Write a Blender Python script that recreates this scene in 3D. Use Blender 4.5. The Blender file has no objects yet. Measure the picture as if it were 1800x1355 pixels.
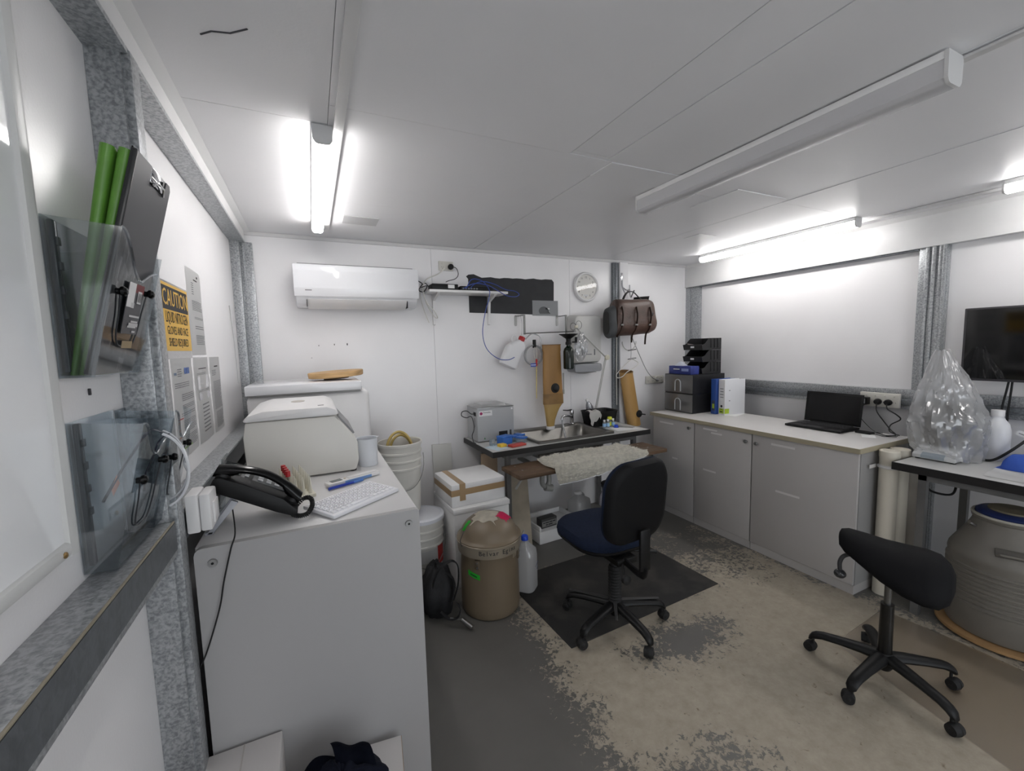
import bpy, bmesh, math, random
from mathutils import Vector, Matrix, Euler
random.seed(7)
PI = math.pi
scene = bpy.context.scene
COL = scene.collection

# ---------------------------------------------------------------- camera
cam_d = bpy.data.cameras.new('camera'); cam = bpy.data.objects.new('camera', cam_d); COL.objects.link(cam)
cam_d.sensor_fit = 'HORIZONTAL'; cam_d.sensor_width = 36.0; cam_d.lens = 741.72 * 36.0 / 1800.0
cam_d.clip_start = 0.02
def cam_axes(yaw, pitch, roll):
    f0 = Vector((-math.sin(yaw), math.cos(yaw), 0)); r0 = Vector((math.cos(yaw), math.sin(yaw), 0)); u0 = Vector((0, 0, 1))
    f1 = f0*math.cos(pitch) - u0*math.sin(pitch); u1 = u0*math.cos(pitch) + f0*math.sin(pitch)
    return r0*math.cos(roll) + u1*math.sin(roll), u1*math.cos(roll) - r0*math.sin(roll), f1
_r, _u, _f = cam_axes(-0.440280551, 0.0942271782, -0.0261729903)
cam.matrix_world = Matrix(((_r.x, _u.x, -_f.x, 0), (_r.y, _u.y, -_f.y, 0), (_r.z, _u.z, -_f.z, 1.55), (0, 0, 0, 1)))
scene.camera = cam

# ---------------------------------------------------------------- world, exposure
world = bpy.data.worlds.new('world'); scene.world = world; world.use_nodes = True
world.node_tree.nodes['Background'].inputs[0].default_value = (0.8, 0.85, 0.9, 1)
world.node_tree.nodes['Background'].inputs[1].default_value = 2.2
scene.view_settings.view_transform = 'Standard'
scene.view_settings.look = 'None'
scene.view_settings.exposure = 0.34
scene.view_settings.gamma = 1.0
scene.view_settings.use_curve_mapping = False
scene.cycles.diffuse_bounces = 5
scene.cycles.max_bounces = 12
scene.cycles.adaptive_threshold = 0.02
scene.cycles.transparent_max_bounces = 24
LAMP = 16.0          # strength of the lit LED battens

# ---------------------------------------------------------------- materials
def lin(c):
    return tuple(((v/255.0)/12.92 if v/255.0 <= 0.04045 else ((v/255.0+0.055)/1.055)**2.4) for v in c[:3]) + (1.0,)
MATS = {}
def mat(name, col, rough=0.5, metal=0.0, var=0.0, vscale=8.0, bump=0.0, bscale=60.0, spec=0.5, emit=0.0, stretch=None, col2=None, sheen=0.0, coat=0.0):
    """node material: base colour broken up by noise, optional bump"""
    if name in MATS: return MATS[name]
    m = bpy.data.materials.new(name); m.use_nodes = True; nt = m.node_tree; b = nt.nodes['Principled BSDF']
    c = lin(col)
    b.inputs['Roughness'].default_value = rough; b.inputs['Metallic'].default_value = metal
    b.inputs['Specular IOR Level'].default_value = spec
    b.inputs['Coat Weight'].default_value = coat
    if sheen: b.inputs['Sheen Weight'].default_value = sheen
    b.inputs['Base Color'].default_value = c
    tc = nt.nodes.new('ShaderNodeTexCoord'); mp = nt.nodes.new('ShaderNodeMapping')
    nt.links.new(tc.outputs['Object'], mp.inputs['Vector'])
    if stretch: mp.inputs['Scale'].default_value = stretch
    if var or col2:
        n = nt.nodes.new('ShaderNodeTexNoise'); n.inputs['Scale'].default_value = vscale; n.inputs['Detail'].default_value = 5
        nt.links.new(mp.outputs[0], n.inputs['Vector'])
        r = nt.nodes.new('ShaderNodeValToRGB')
        if col2: a, z = c, lin(col2)
        else: a, z = tuple(v*(1-var) for v in c[:3])+(1,), tuple(min(1, v*(1+var)) for v in c[:3])+(1,)
        r.color_ramp.elements[0].color = a; r.color_ramp.elements[1].color = z
        r.color_ramp.elements[0].position = 0.35; r.color_ramp.elements[1].position = 0.65
        nt.links.new(n.outputs[0], r.inputs[0]); nt.links.new(r.outputs[0], b.inputs['Base Color'])
    if bump:
        n2 = nt.nodes.new('ShaderNodeTexNoise'); n2.inputs['Scale'].default_value = bscale; n2.inputs['Detail'].default_value = 3
        nt.links.new(mp.outputs[0], n2.inputs['Vector'])
        bp = nt.nodes.new('ShaderNodeBump'); bp.inputs['Strength'].default_value = bump; bp.inputs['Distance'].default_value = 0.01
        nt.links.new(n2.outputs[0], bp.inputs['Height']); nt.links.new(bp.outputs[0], b.inputs['Normal'])
    if emit:
        b.inputs['Emission Color'].default_value = c; b.inputs['Emission Strength'].default_value = emit
    MATS[name] = m; return m
def film(name, tint, clear=0.8, gloss=0.12, rough=0.05, white=0.0):
    """thin clear plastic: tinted see-through with a glossy skin, optionally milky"""
    if name in MATS: return MATS[name]
    m = bpy.data.materials.new(name); m.use_nodes = True; nt = m.node_tree; nt.nodes.clear()
    out = nt.nodes.new('ShaderNodeOutputMaterial')
    tr = nt.nodes.new('ShaderNodeBsdfTransparent'); tr.inputs[0].default_value = lin(tint)
    gl = nt.nodes.new('ShaderNodeBsdfGlossy'); gl.inputs['Roughness'].default_value = rough
    gl.inputs[0].default_value = (0.9, 0.9, 0.9, 1)
    lw = nt.nodes.new('ShaderNodeLayerWeight'); lw.inputs[0].default_value = 0.35
    ml = nt.nodes.new('ShaderNodeMath'); ml.operation = 'MULTIPLY_ADD'; ml.inputs[1].default_value = 0.35; ml.inputs[2].default_value = gloss*0.3
    nt.links.new(lw.outputs['Fresnel'], ml.inputs[0])
    body = tr
    if white:
        df = nt.nodes.new('ShaderNodeBsdfDiffuse'); df.inputs[0].default_value = (0.8, 0.8, 0.8, 1)
        tl = nt.nodes.new('ShaderNodeBsdfTranslucent'); tl.inputs[0].default_value = (0.8, 0.8, 0.8, 1)
        mm = nt.nodes.new('ShaderNodeMixShader'); mm.inputs[0].default_value = 0.4
        nt.links.new(df.outputs[0], mm.inputs[1]); nt.links.new(tl.outputs[0], mm.inputs[2])
        mx = nt.nodes.new('ShaderNodeMixShader'); mx.inputs[0].default_value = white
        nt.links.new(tr.outputs[0], mx.inputs[1]); nt.links.new(mm.outputs[0], mx.inputs[2]); body = mx
    m2 = nt.nodes.new('ShaderNodeMixShader')
    nt.links.new(ml.outputs[0], m2.inputs[0]); nt.links.new(body.outputs[0], m2.inputs[1]); nt.links.new(gl.outputs[0], m2.inputs[2])
    nt.links.new(m2.outputs[0], out.inputs[0]); MATS[name] = m; return m
def galv(name, base=(150, 154, 157), lo=(105, 109, 112), scale=55.0, rough=0.38, metal=0.75):
    """galvanised steel: spangled zinc"""
    m = bpy.data.materials.new(name); m.use_nodes = True; nt = m.node_tree; b = nt.nodes['Principled BSDF']
    tc = nt.nodes.new('ShaderNodeTexCoord')
    v = nt.nodes.new('ShaderNodeTexVoronoi'); v.inputs['Scale'].default_value = scale
    n = nt.nodes.new('ShaderNodeTexNoise'); n.inputs['Scale'].default_value = scale*1.6; n.inputs['Detail'].default_value = 6
    n.inputs['Distortion'].default_value = 0.4
    nt.links.new(tc.outputs['Object'], n.inputs['Vector']); nt.links.new(n.outputs['Color'], v.inputs['Vector'])
    mx = nt.nodes.new('ShaderNodeMath'); mx.operation = 'ADD'
    r = nt.nodes.new('ShaderNodeValToRGB')
    nt.links.new(n.outputs[0], r.inputs[0])
    r.color_ramp.elements[0].position = 0.36; r.color_ramp.elements[1].position = 0.62
    r.color_ramp.elements[0].color = lin(lo); r.color_ramp.elements[1].color = lin(base)
    nt.links.new(r.outputs[0], b.inputs['Base Color'])
    rr = nt.nodes.new('ShaderNodeMapRange'); rr.inputs[3].default_value = rough-0.12; rr.inputs[4].default_value = rough+0.15
    nt.links.new(n.outputs[0], rr.inputs[0]); nt.links.new(rr.outputs[0], b.inputs['Roughness'])
    b.inputs['Metallic'].default_value = metal
    bp = nt.nodes.new('ShaderNodeBump'); bp.inputs['Strength'].default_value = 0.25; bp.inputs['Distance'].default_value = 0.003
    nt.links.new(n.outputs[0], bp.inputs['Height']); nt.links.new(bp.outputs[0], b.inputs['Normal'])
    MATS[name] = m; return m

# ---------------------------------------------------------------- mesh helpers
WM = {}     # world matrix of each empty / object made here
class MB:
    """collects shapes in one bmesh; build() links them as ONE mesh object"""
    def __init__(s): s.bm = bmesh.new()
    def mesh(s, vs, fs, M=None):
        bv = [s.bm.verts.new(M @ Vector(v) if M else Vector(v)) for v in vs]
        for f in fs:
            try: s.bm.faces.new([bv[i] for i in f])
            except ValueError: pass
        return s
    def box(s, x0, x1, y0, y1, z0, z1, M=None, bev=0.0, seg=2):
        vs = [(x, y, z) for z in (z0, z1) for y in (y0, y1) for x in (x0, x1)]
        fs = [(0, 2, 3, 1), (4, 5, 7, 6), (0, 1, 5, 4), (2, 6, 7, 3), (0, 4, 6, 2), (1, 3, 7, 5)]
        if bev:
            t = bmesh.new(); bv = [t.verts.new(v) for v in vs]
            for f in fs: t.faces.new([bv[i] for i in f])
            bmesh.ops.bevel(t, geom=t.edges[:], offset=bev, segments=seg, profile=0.5, affect='EDGES')
            s.merge(t, M)
        else: s.mesh(vs, fs, M)
        return s
    def merge(s, t, M=None):
        t.verts.index_update()
        vs = [v.co.copy() for v in t.verts]; fs = [[v.index for v in f.verts] for f in t.faces]
        t.free(); return s.mesh(vs, fs, M)
    def prism(s, poly, d, M=None, bev=0.0):
        """poly: planar list of 3D points, d: extrusion vector"""
        n = len(poly); d = Vector(d); vs = [Vector(p) for p in poly] + [Vector(p)+d for p in poly]
        fs = [list(range(n))[::-1], list(range(n, 2*n))] + [(i, (i+1) % n, n+(i+1) % n, n+i) for i in range(n)]
        if bev:
            t = bmesh.new(); bv = [t.verts.new(v) for v in vs]
            for f in fs: t.faces.new([bv[i] for i in f])
            bmesh.ops.recalc_face_normals(t, faces=t.faces[:])
            bmesh.ops.bevel(t, geom=t.edges[:], offset=bev, segments=2, profile=0.5, affect='EDGES')
            return s.merge(t, M)
        return s.mesh(vs, fs, M)
    def rings(s, rs, cap=True, closed=False, M=None):
        """loft through rings of points (same count)"""
        n = len(rs[0]); vs = [p for r in rs for p in r]; fs = []
        m = len(rs)
        for k in range(m if closed else m-1):
            a, b = k*n, ((k+1) % m)*n
            fs += [(a+i, a+(i+1) % n, b+(i+1) % n, b+i) for i in range(n)]
        if cap and not closed: fs += [list(range(n))[::-1], list(range((m-1)*n, m*n))]
        return s.mesh(vs, fs, M)
    def lathe(s, prof, c=(0, 0, 0), seg=32, M=None, cap=True, sx=1, sy=1):
        rs = []
        for r, z in prof:
            r = max(r, 1e-5)
            rs.append([(c[0]+sx*r*math.cos(2*PI*i/seg), c[1]+sy*r*math.sin(2*PI*i/seg), c[2]+z) for i in range(seg)])
        return s.rings(rs, cap, M=M)
    def cyl(s, p0, p1, r0, r1=None, seg=16, cap=True, M=None):
        return s.tube([p0, p1], [r0, r0 if r1 is None else r1], seg, cap, M=M)
    def tube(s, pts, r, seg=8, cap=True, closed=False, M=None, flat=1.0):
        pts = [Vector(p) for p in pts]; n = len(pts)
        rad = r if isinstance(r, (list, tuple)) else [r]*n
        rs = []; up = None
        for i in range(n):
            if closed: t = pts[(i+1) % n]-pts[i-1]
            else: t = pts[min(i+1, n-1)]-pts[max(i-1, 0)]
            if t.length < 1e-9: t = Vector((0, 0, 1))
            t.normalize()
            if up is None:
                up = Vector((0, 0, 1)) if abs(t.z) < 0.9 else Vector((1, 0, 0))
            a = up - t*up.dot(t)
            if a.length < 1e-6: a = t.orthogonal()
            a.normalize(); b = t.cross(a); up = a
            rs.append([pts[i] + a*(rad[i]*math.cos(2*PI*k/seg)*flat) + b*(rad[i]*math.sin(2*PI*k/seg)) for k in range(seg)])
        return s.rings(rs, cap, closed, M)
    def ball(s, c, r, seg=16, M=None, sc=(1, 1, 1)):
        prof = [(math.sin(PI*k/(seg//2)), -math.cos(PI*k/(seg//2))) for k in range(seg//2+1)]
        rs = [[(c[0]+r*sc[0]*max(p, 1e-4)*math.cos(2*PI*i/seg), c[1]+r*sc[1]*max(p, 1e-4)*math.sin(2*PI*i/seg), c[2]+r*sc[2]*z) for i in range(seg)] for p, z in prof]
        return s.rings(rs, True, M=M)
    def grid(s, fn, nu, nv, thick=0.0):
        """surface fn(u,v); thick > 0 gives it a back side"""
        vs = [Vector(fn(i/nu, j/nv)) for j in range(nv+1) for i in range(nu+1)]
        fs = [(j*(nu+1)+i, j*(nu+1)+i+1, (j+1)*(nu+1)+i+1, (j+1)*(nu+1)+i) for j in range(nv) for i in range(nu)]
        if not thick: return s.mesh(vs, fs)
        t = bmesh.new(); bv = [t.verts.new(v) for v in vs]
        for f in fs: t.faces.new([bv[i] for i in f])
        bmesh.ops.solidify(t, geom=t.faces[:], thickness=thick)
        return s.merge(t)
    def build(s, name, m, parent=None, w=False, ang=35, smooth=True, sub=0):
        bm = s.bm
        if w and parent is not None and parent.name in WM:
            bmesh.ops.transform(bm, matrix=WM[parent.name].inverted(), verts=bm.verts[:])
        bmesh.ops.recalc_face_normals(bm, faces=bm.faces[:])
        me = bpy.data.meshes.new(name); bm.to_mesh(me); bm.free()
        if smooth:
            me.polygons.foreach_set('use_smooth', [True]*len(me.polygons))
            me.set_sharp_from_angle(angle=math.radians(ang))
        me.materials.append(m if not isinstance(m, str) else MATS[m])
        o = bpy.data.objects.new(name, me); COL.objects.link(o)
        if parent is not None: o.parent = parent
        if sub:
            md = o.modifiers.new('subdivision', 'SUBSURF'); md.levels = sub; md.render_levels = sub
        if parent is not None: WM[o.name] = WM.get(parent.name, Matrix())
        return o
def thing(name, label, cat, loc=(0, 0, 0), rz=0.0, group=None, kind=None, M=None):
    o = bpy.data.objects.new(name, None); COL.objects.link(o); o.empty_display_size = 0.05
    m = M if M is not None else Matrix.Translation(Vector(loc)) @ Matrix.Rotation(rz, 4, 'Z')
    o.matrix_world = m; WM[o.name] = m.copy()
    o['label'] = label; o['category'] = cat
    if group: o['group'] = group
    if kind: o['kind'] = kind
    return o
def tag(o, label, cat, group=None, kind=None):
    o['label'] = label; o['category'] = cat
    if group: o['group'] = group
    if kind: o['kind'] = kind
    return o
def struct(name, mb, m, label=None, cat=None, parent=None, **k):
    o = mb.build(name, m, parent, **k); o['kind'] = 'structure'
    if label: o['label'] = label
    if cat: o['category'] = cat
    return o
def dup(root, loc=None, rz=None, label=None, group=None, M=None):
    r = root.copy(); COL.objects.link(r)
    if M is not None: r.matrix_world = M
    else:
        r.location = loc; r.rotation_euler = (0, 0, rz or 0)
    if label: r['label'] = label
    if group: r['group'] = group
    WM[r.name] = r.matrix_world.copy() if M is not None else Matrix.Translation(Vector(loc)) @ Matrix.Rotation(rz or 0, 4, 'Z')
    for ch in list(root.children):
        c = ch.copy(); COL.objects.link(c); c.parent = r
        for g in ch.children:
            d = g.copy(); COL.objects.link(d); d.parent = c
    return r
def frame_M(o, x, y):
    """matrix with origin o, axes x and y (z = x cross y)"""
    x = Vector(x).normalized(); z = x.cross(Vector(y)).normalized(); y = z.cross(x)
    return Matrix(((x.x, y.x, z.x, o[0]), (x.y, y.y, z.y, o[1]), (x.z, y.z, z.z, o[2]), (0, 0, 0, 1)))
def lettering(body, size, M, m, parent, name='lettering', align='CENTER', thick=0.0003, w=True, sx=1.0):
    """flat print as a mesh; M places the text plane"""
    cu = bpy.data.curves.new('txt', 'FONT'); cu.body = body; cu.size = size; cu.align_x = align; cu.align_y = 'CENTER'
    cu.extrude = thick; cu.resolution_u = 2
    to = bpy.data.objects.new('txt', cu); COL.objects.link(to)
    dg = bpy.context.evaluated_depsgraph_get(); dg.update()
    me = bpy.data.meshes.new_from_object(to.evaluated_get(dg)); bpy.data.objects.remove(to); bpy.data.curves.remove(cu)
    MM = M @ Matrix.Diagonal((sx, 1, 1, 1))
    if w and parent is not None and parent.name in WM: MM = WM[parent.name].inverted() @ MM
    me.transform(MM); me.materials.clear(); me.materials.append(m if not isinstance(m, str) else MATS[m]); me.name = name
    o = bpy.data.objects.new(name, me); COL.objects.link(o); o.parent = parent
    return o
def rrect(w, h, r, n=4, cx=0, cy=0):
    """rounded rectangle outline, centred"""
    pts = []
    for k, (sx, sy) in enumerate(((1, 1), (-1, 1), (-1, -1), (1, -1))):
        for i in range(n+1):
            a = PI/2*(k + i/n); pts.append((cx+sx*(w/2-r)+r*math.cos(a), cy+sy*(h/2-r)+r*math.sin(a)))
    return pts
def arc(c, r, a0, a1, n=12, ax='xz'):
    out = []
    for i in range(n+1):
        a = a0+(a1-a0)*i/n; p = [c[0], c[1], c[2]]; p['xyz'.index(ax[0])] += r*math.cos(a); p['xyz'.index(ax[1])] += r*math.sin(a); out.append(tuple(p))
    return out
def spline(pts, n=6, closed=False):
    P = [Vector(p) for p in pts]; out = []; m = len(P)
    for i in range(m if closed else m-1):
        if closed: p0, p1, p2, p3 = P[i-1], P[i], P[(i+1) % m], P[(i+2) % m]
        else: p0, p1, p2, p3 = P[max(i-1, 0)], P[i], P[i+1], P[min(i+2, m-1)]
        for k in range(n):
            t = k/n; out.append(0.5*((2*p1)+(p2-p0)*t+(2*p0-5*p1+4*p2-p3)*t*t+(3*p1-p0-3*p2+p3)*t**3))
    if not closed: out.append(P[-1])
    return out

# common materials
mat('white_wall', (236, 235, 236), 0.25, var=0.012, vscale=3, bump=0.03, bscale=160)
mat('white_ceiling', (232, 232, 234), 0.42, var=0.015, vscale=2, bump=0.03, bscale=120)
mat('white_paint', (214, 214, 214), 0.4, var=0.03, vscale=6)
mat('white_plastic', (226, 225, 225), 0.35, var=0.01)
mat('gloss_white', (226, 227, 230), 0.08, coat=0.3)
mat('cream_plastic', (214, 212, 206), 0.4, var=0.02, vscale=4)
mat('foam_white', (222, 222, 222), 0.75, bump=0.15, bscale=300, var=0.02, vscale=5)
mat('black_plastic', (17, 17, 18), 0.45, var=0.1, spec=.3)
mat('black_gloss', (7, 7, 8), 0.14, spec=.3)
mat('black_rubber', (20, 20, 21), 0.7, bump=0.1, bscale=200)
mat('dark_grey', (50, 50, 52), 0.55)
mat('chrome', (200, 200, 202), 0.12, metal=1.0)
mat('steel', (168, 168, 168), 0.28, metal=1.0, var=0.05, vscale=20)
mat('brushed_alu', (172, 173, 174), 0.35, metal=0.8, var=0.03, vscale=30)
mat('grey_laminate', (168, 167, 167), 0.38, var=0.01, vscale=3)
mat('paper', (228, 228, 228), 0.7)
mat('ink', (40, 40, 44), 0.8)
mat('ink_grey', (120, 120, 124), 0.8)
mat('blue_cap', (30, 70, 190), 0.4)
mat('red_plastic', (170, 26, 30), 0.4)
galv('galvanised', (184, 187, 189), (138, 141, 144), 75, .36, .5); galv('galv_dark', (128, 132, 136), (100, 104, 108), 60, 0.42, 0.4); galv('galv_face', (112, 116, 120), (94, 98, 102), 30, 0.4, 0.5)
film('smoke_acrylic', (234, 237, 239), gloss=0.3)
film('clear_film', (238, 240, 242), gloss=0.25)
film('clear_green', (120, 175, 90), gloss=0.2)
# ================================================================ THE ROOM
XL, XR, YB, YF, ZC = -0.425, 3.64, 3.29, -2.3, 2.33
# --- floor: worn grey paint over beige concrete
def floor_material():
    m = bpy.data.materials.new('worn_floor'); m.use_nodes = True; nt = m.node_tree; b = nt.nodes['Principled BSDF']
    L = nt.links.new; N = nt.nodes.new
    tc = N('ShaderNodeTexCoord'); sep = N('ShaderNodeSeparateXYZ'); L(tc.outputs['Object'], sep.inputs[0])
    def noise(s, d=6, rough=0.6, dist=0.0):
        n = N('ShaderNodeTexNoise'); n.inputs['Scale'].default_value = s; n.inputs['Detail'].default_value = d
        n.inputs['Roughness'].default_value = rough; n.inputs['Distortion'].default_value = dist
        L(tc.outputs['Object'], n.inputs['Vector']); return n.outputs[0]
    def math_(op, a, c, e=None):
        n = N('ShaderNodeMath'); n.operation = op
        for i, v in enumerate((a, c, e)):
            if v is None: continue
            if isinstance(v, (int, float)): n.inputs[i].default_value = v
            else: L(v, n.inputs[i])
        return n.outputs[0]
    X, Y = sep.outputs[0], sep.outputs[1]
    def blob(cx, cy, rx, ry):      # 0 at centre, 1 at rim
        return math_('SQRT', math_('ADD', math_('POWER', math_('DIVIDE', math_('SUBTRACT', X, cx), rx), 2), math_('POWER', math_('DIVIDE', math_('SUBTRACT', Y, cy), ry), 2)), 0)
    # signed paint field: > 0 painted, built from where feet have not worn it away
    left = math_('MULTIPLY', math_('SUBTRACT', math_('ADD', 0.84, math_('MULTIPLY', Y, 0.085)), X), 2.2)
    right = math_('MULTIPLY', math_('SUBTRACT', X, math_('SUBTRACT', 3.0, math_('MULTIPLY', Y, 0.10))), 2.5)
    back = math_('MULTIPLY', math_('SUBTRACT', Y, 2.34), 1.6)
    p1 = math_('MULTIPLY', math_('SUBTRACT', 1.0, blob(1.66, 1.50, 0.26, 0.12)), 0.35)
    p2 = math_('MULTIPLY', math_('SUBTRACT', 1.0, blob(1.13, 0.92, 0.22, 0.12)), 0.30)
    p3 = math_('MULTIPLY', math_('SUBTRACT', 1.0, blob(2.55, 2.3, 0.5, 0.35)), 0.25)
    fld = math_('MAXIMUM', math_('MAXIMUM', left, right), math_('MAXIMUM', math_('MAXIMUM', back, p3), math_('MAXIMUM', p1, p2)))
    fld = math_('MINIMUM', math_('MAXIMUM', fld, -0.45), 0.75)
    big = math_('MULTIPLY', math_('SUBTRACT', noise(7, 3), 0.5), 0.9)
    fin = math_('MULTIPLY', math_('SUBTRACT', noise(42, 8, 0.75, 0.6), 0.5), 1.9)
    tot = math_('ADD', fld, math_('ADD', big, fin))
    mk = N('ShaderNodeMapRange'); mk.inputs[1].default_value = -0.012; mk.inputs[2].default_value = 0.03; L(tot, mk.inputs[0])
    conc = N('ShaderNodeValToRGB'); cr = conc.color_ramp
    cr.elements[0].position = 0.3; cr.elements[0].color = lin((146, 137, 122)); cr.elements[1].position = 0.68; cr.elements[1].color = lin((168, 159, 144))
    L(noise(16, 8, 0.75), conc.inputs[0])
    spots = N('ShaderNodeValToRGB'); sr = spots.color_ramp
    sr.elements[0].position = 0.66; sr.elements[0].color = (1, 1, 1, 1); sr.elements[1].position = 0.74; sr.elements[1].color = (0.55, 0.5, 0.45, 1)
    L(noise(26, 4, 0.6, 0.5), spots.inputs[0])
    cm = N('ShaderNodeMix'); cm.data_type = 'RGBA'; cm.blend_type = 'MULTIPLY'; cm.inputs[0].default_value = 1.0
    L(conc.outputs[0], cm.inputs[6]); L(spots.outputs[0], cm.inputs[7])
    pr = N('ShaderNodeValToRGB'); pr.color_ramp.elements[0].color = lin((88, 86, 82)); pr.color_ramp.elements[1].color = lin((104, 102, 98))
    L(noise(4, 5), pr.inputs[0])
    mix = N('ShaderNodeMix'); mix.data_type = 'RGBA'
    L(mk.outputs[0], mix.inputs[0]); L(cm.outputs[2], mix.inputs[6]); L(pr.outputs[0], mix.inputs[7])
    L(mix.outputs[2], b.inputs['Base Color'])
    rg = N('ShaderNodeMapRange'); rg.inputs[3].default_value = 0.7; rg.inputs[4].default_value = 0.42; L(mk.outputs[0], rg.inputs[0]); L(rg.outputs[0], b.inputs['Roughness'])
    bp = N('ShaderNodeBump'); bp.inputs['Strength'].default_value = 0.5; bp.inputs['Distance'].default_value = 0.002
    L(mk.outputs[0], bp.inputs['Height']); L(bp.outputs[0], b.inputs['Normal'])
    return m
struct('floor', MB().box(XL-.1, XR+.1, YF-.1, YB+.1, -0.08, 0.0), floor_material(), 'worn concrete floor with peeling grey paint', 'floor', smooth=False)

# --- walls: backing slab plus panels
def wall(name, mb, label): return struct(name, mb, 'white_wall', label, 'wall', smooth=False)
wb = wall('wall_back', MB().box(XL-.1, XR+.1, YB+.006, YB+.1, 0, ZC+.05), 'white panelled back wall behind the sink')
for x0, x1 in ((XL+.02, .882), (.8845, 2.150), (2.1525, 2.69), (2.69, XR)):
    struct('panel', MB().box(x0, x1, YB, YB+.007, 0, ZC), 'white_wall', parent=wb, smooth=False)
wl = wall('wall_left', MB().box(XL-.1, XL-.006, YF-.1, YB+.1, 0, ZC+.05), 'white left wall between galvanised rails')
for y0, y1, z0, z1 in ((YF, 1.345, 1.10, 2.3), (YF, 1.345, 0, 1.10), (1.345, YB, 1.1, 2.3), (1.345, YB, 0, 1.1)):
    struct('panel', MB().box(XL-.007, XL, y0+.001, y1-.001, z0+.001, z1-.001), 'white_wall', parent=wl, smooth=False)
wr = wall('wall_right', MB().box(XR+.006, XR+.1, YF-.1, YB+.1, 0, ZC+.05), 'white right wall above the grey cupboards')
for y0, y1, z0, z1 in ((1.32, YB, 1.16, ZC), (1.32, YB, 0, 1.16), (YF, 1.32, 1.16, ZC), (YF, 1.32, 0, 1.16)):
    struct('panel', MB().box(XR, XR+.007, y0+.001, y1-.001, z0+.001, z1-.001), 'white_wall', parent=wr, smooth=False)
wall('wall_front', MB().box(XL-.1, .3, YF-.1, YF, 0, ZC+.05).box(2.9, XR+.1, YF-.1, YF, 0, ZC+.05).box(.3, 2.9, YF-.1, YF, 2.12, ZC+.05), 'unseen white wall with a doorway opening added for light')  # wide opening added behind the viewer so world light brightens the room
pl_ = bpy.data.lights.new('added_opening_portal', 'AREA'); pl_.shape = 'RECTANGLE'; pl_.size = 2.6; pl_.size_y = 2.12; pl_.cycles.is_portal = True  # sampling portal for the added opening
po_ = bpy.data.objects.new('added_opening_portal', pl_); COL.objects.link(po_); po_.location = (1.6, YF-.05, 1.06); po_.rotation_euler = (PI/2, 0, 0)

# --- ceiling: sheets of different size, some sagging a little
cl = struct('ceiling', MB().box(XL-.1, XR+.1, YF-.1, YB+.1, ZC+.008, ZC+.08), 'white_ceiling', 'white sheeted ceiling with patched seams', 'ceiling', smooth=False)
for x0, x1, y0, y1, dz in ((XL, .10, YF, 1.655, 0), (XL, .10, 1.657, YB, .0005), (.10, 1.01, YF, 1.528, -.0015), (.10, 1.225, 1.531, 2.46, .0), (.10, 1.225, 2.462, YB, .0008),
                           (1.014, 1.195, YF, 1.50, .0005), (1.014, 1.195, 1.502, 1.53, .0012), (1.198, 1.62, YF, 1.53, .0), (1.228, 1.70, 1.533, 1.69, -.0025), (1.228, 2.5, 1.693, YB, .0004),
                           (1.70, 2.5, YF, 1.69, .0006), (1.62, 1.70, YF, 1.53, .002), (2.503, XR, YF, 1.60, -.001), (2.503, XR, 1.603, YB, .0003)):
    struct('panel', MB().box(x0+.0008, x1-.0008, y0+.0008, y1-.0008, ZC+dz, ZC+.009), 'white_ceiling', parent=cl, smooth=False)
# patches and a scratch on the ceiling
struct('patch', MB().box(.22, .42, 2.70, 2.86, ZC-.003, ZC+.001, M=None), mat('patch_white', (196, 196, 197), .5), parent=cl)
struct('patch', MB().box(2.62, 2.80, 2.28, 2.42, ZC-.003, ZC+.001), mat('patch_bright', (232, 232, 232), .3), parent=cl)
struct('patch', MB().box(2.06, 2.46, 1.55, 1.86, ZC-.003, ZC+.001), 'white_ceiling', parent=cl)
struct('scratch', MB().tube([(-.196, 1.322, ZC-.0005), (-.17, 1.30, ZC-.0005), (-.13, 1.29, ZC-.0005), (-.09, 1.258, ZC-.0005)], .0022, 5), mat('pencil', (70, 70, 74), .7), parent=cl)
# cover strips: long battens over the sheet joints
TR = [0]
def trim(mb, m, label, cat='trim', **k):
    TR[0] += 1; return struct('trim_%d' % TR[0], mb, m, label, cat, **k)
trim(MB().box(.118, .152, YF, 3.02, ZC-.012, ZC-.0005, bev=.002), 'white_paint', 'white ceiling cover strip beside the lit left batten')
trim(MB().box(1.705, 1.735, YF, .60, ZC-.012, ZC-.003, bev=.002), 'white_paint', 'white ceiling cover strip running off the unlit batten')
trim(MB().box(3.40, 3.43, YF, 2.95, ZC-.018, ZC-.002, bev=.002), 'white_paint', 'white ceiling conduit between the right battens')
# cornices
trim(MB().prism([(XL, YB, ZC-.02), (XL, YB-.018, ZC-.02), (XL, YB-.03, ZC-.001), (XL, YB, ZC-.001)], (XR-XL, 0, 0)), 'white_paint', 'thin white cornice along the back wall', 'cornice')
trim(MB().box(-.425, -.345, YF, YB-.03, 2.268, ZC-.001), 'white_paint', 'white fascia board along the top of the left wall', 'fascia')
trim(MB().prism([(-.345, YF, ZC-.004), (-.33, YF, ZC-.004), (-.31, YF, ZC-.0005), (-.345, YF, ZC-.0005)], (0, YB-YF-.03, 0)), mat('white_strip', (238, 238, 238), .3), 'bright white strip where left fascia meets ceiling', 'cornice')
trim(MB().box(3.585, XR, YF, YB, 2.105, ZC), 'white_paint', 'white fascia board along the top of the right wall', 'fascia')
trim(MB().prism([(3.585, YF, ZC-.03), (3.56, YF, ZC-.001), (3.585, YF, ZC-.001)], (0, YB-YF-.03, 0)), 'white_paint', 'white cornice above the right fascia', 'cornice')

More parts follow.
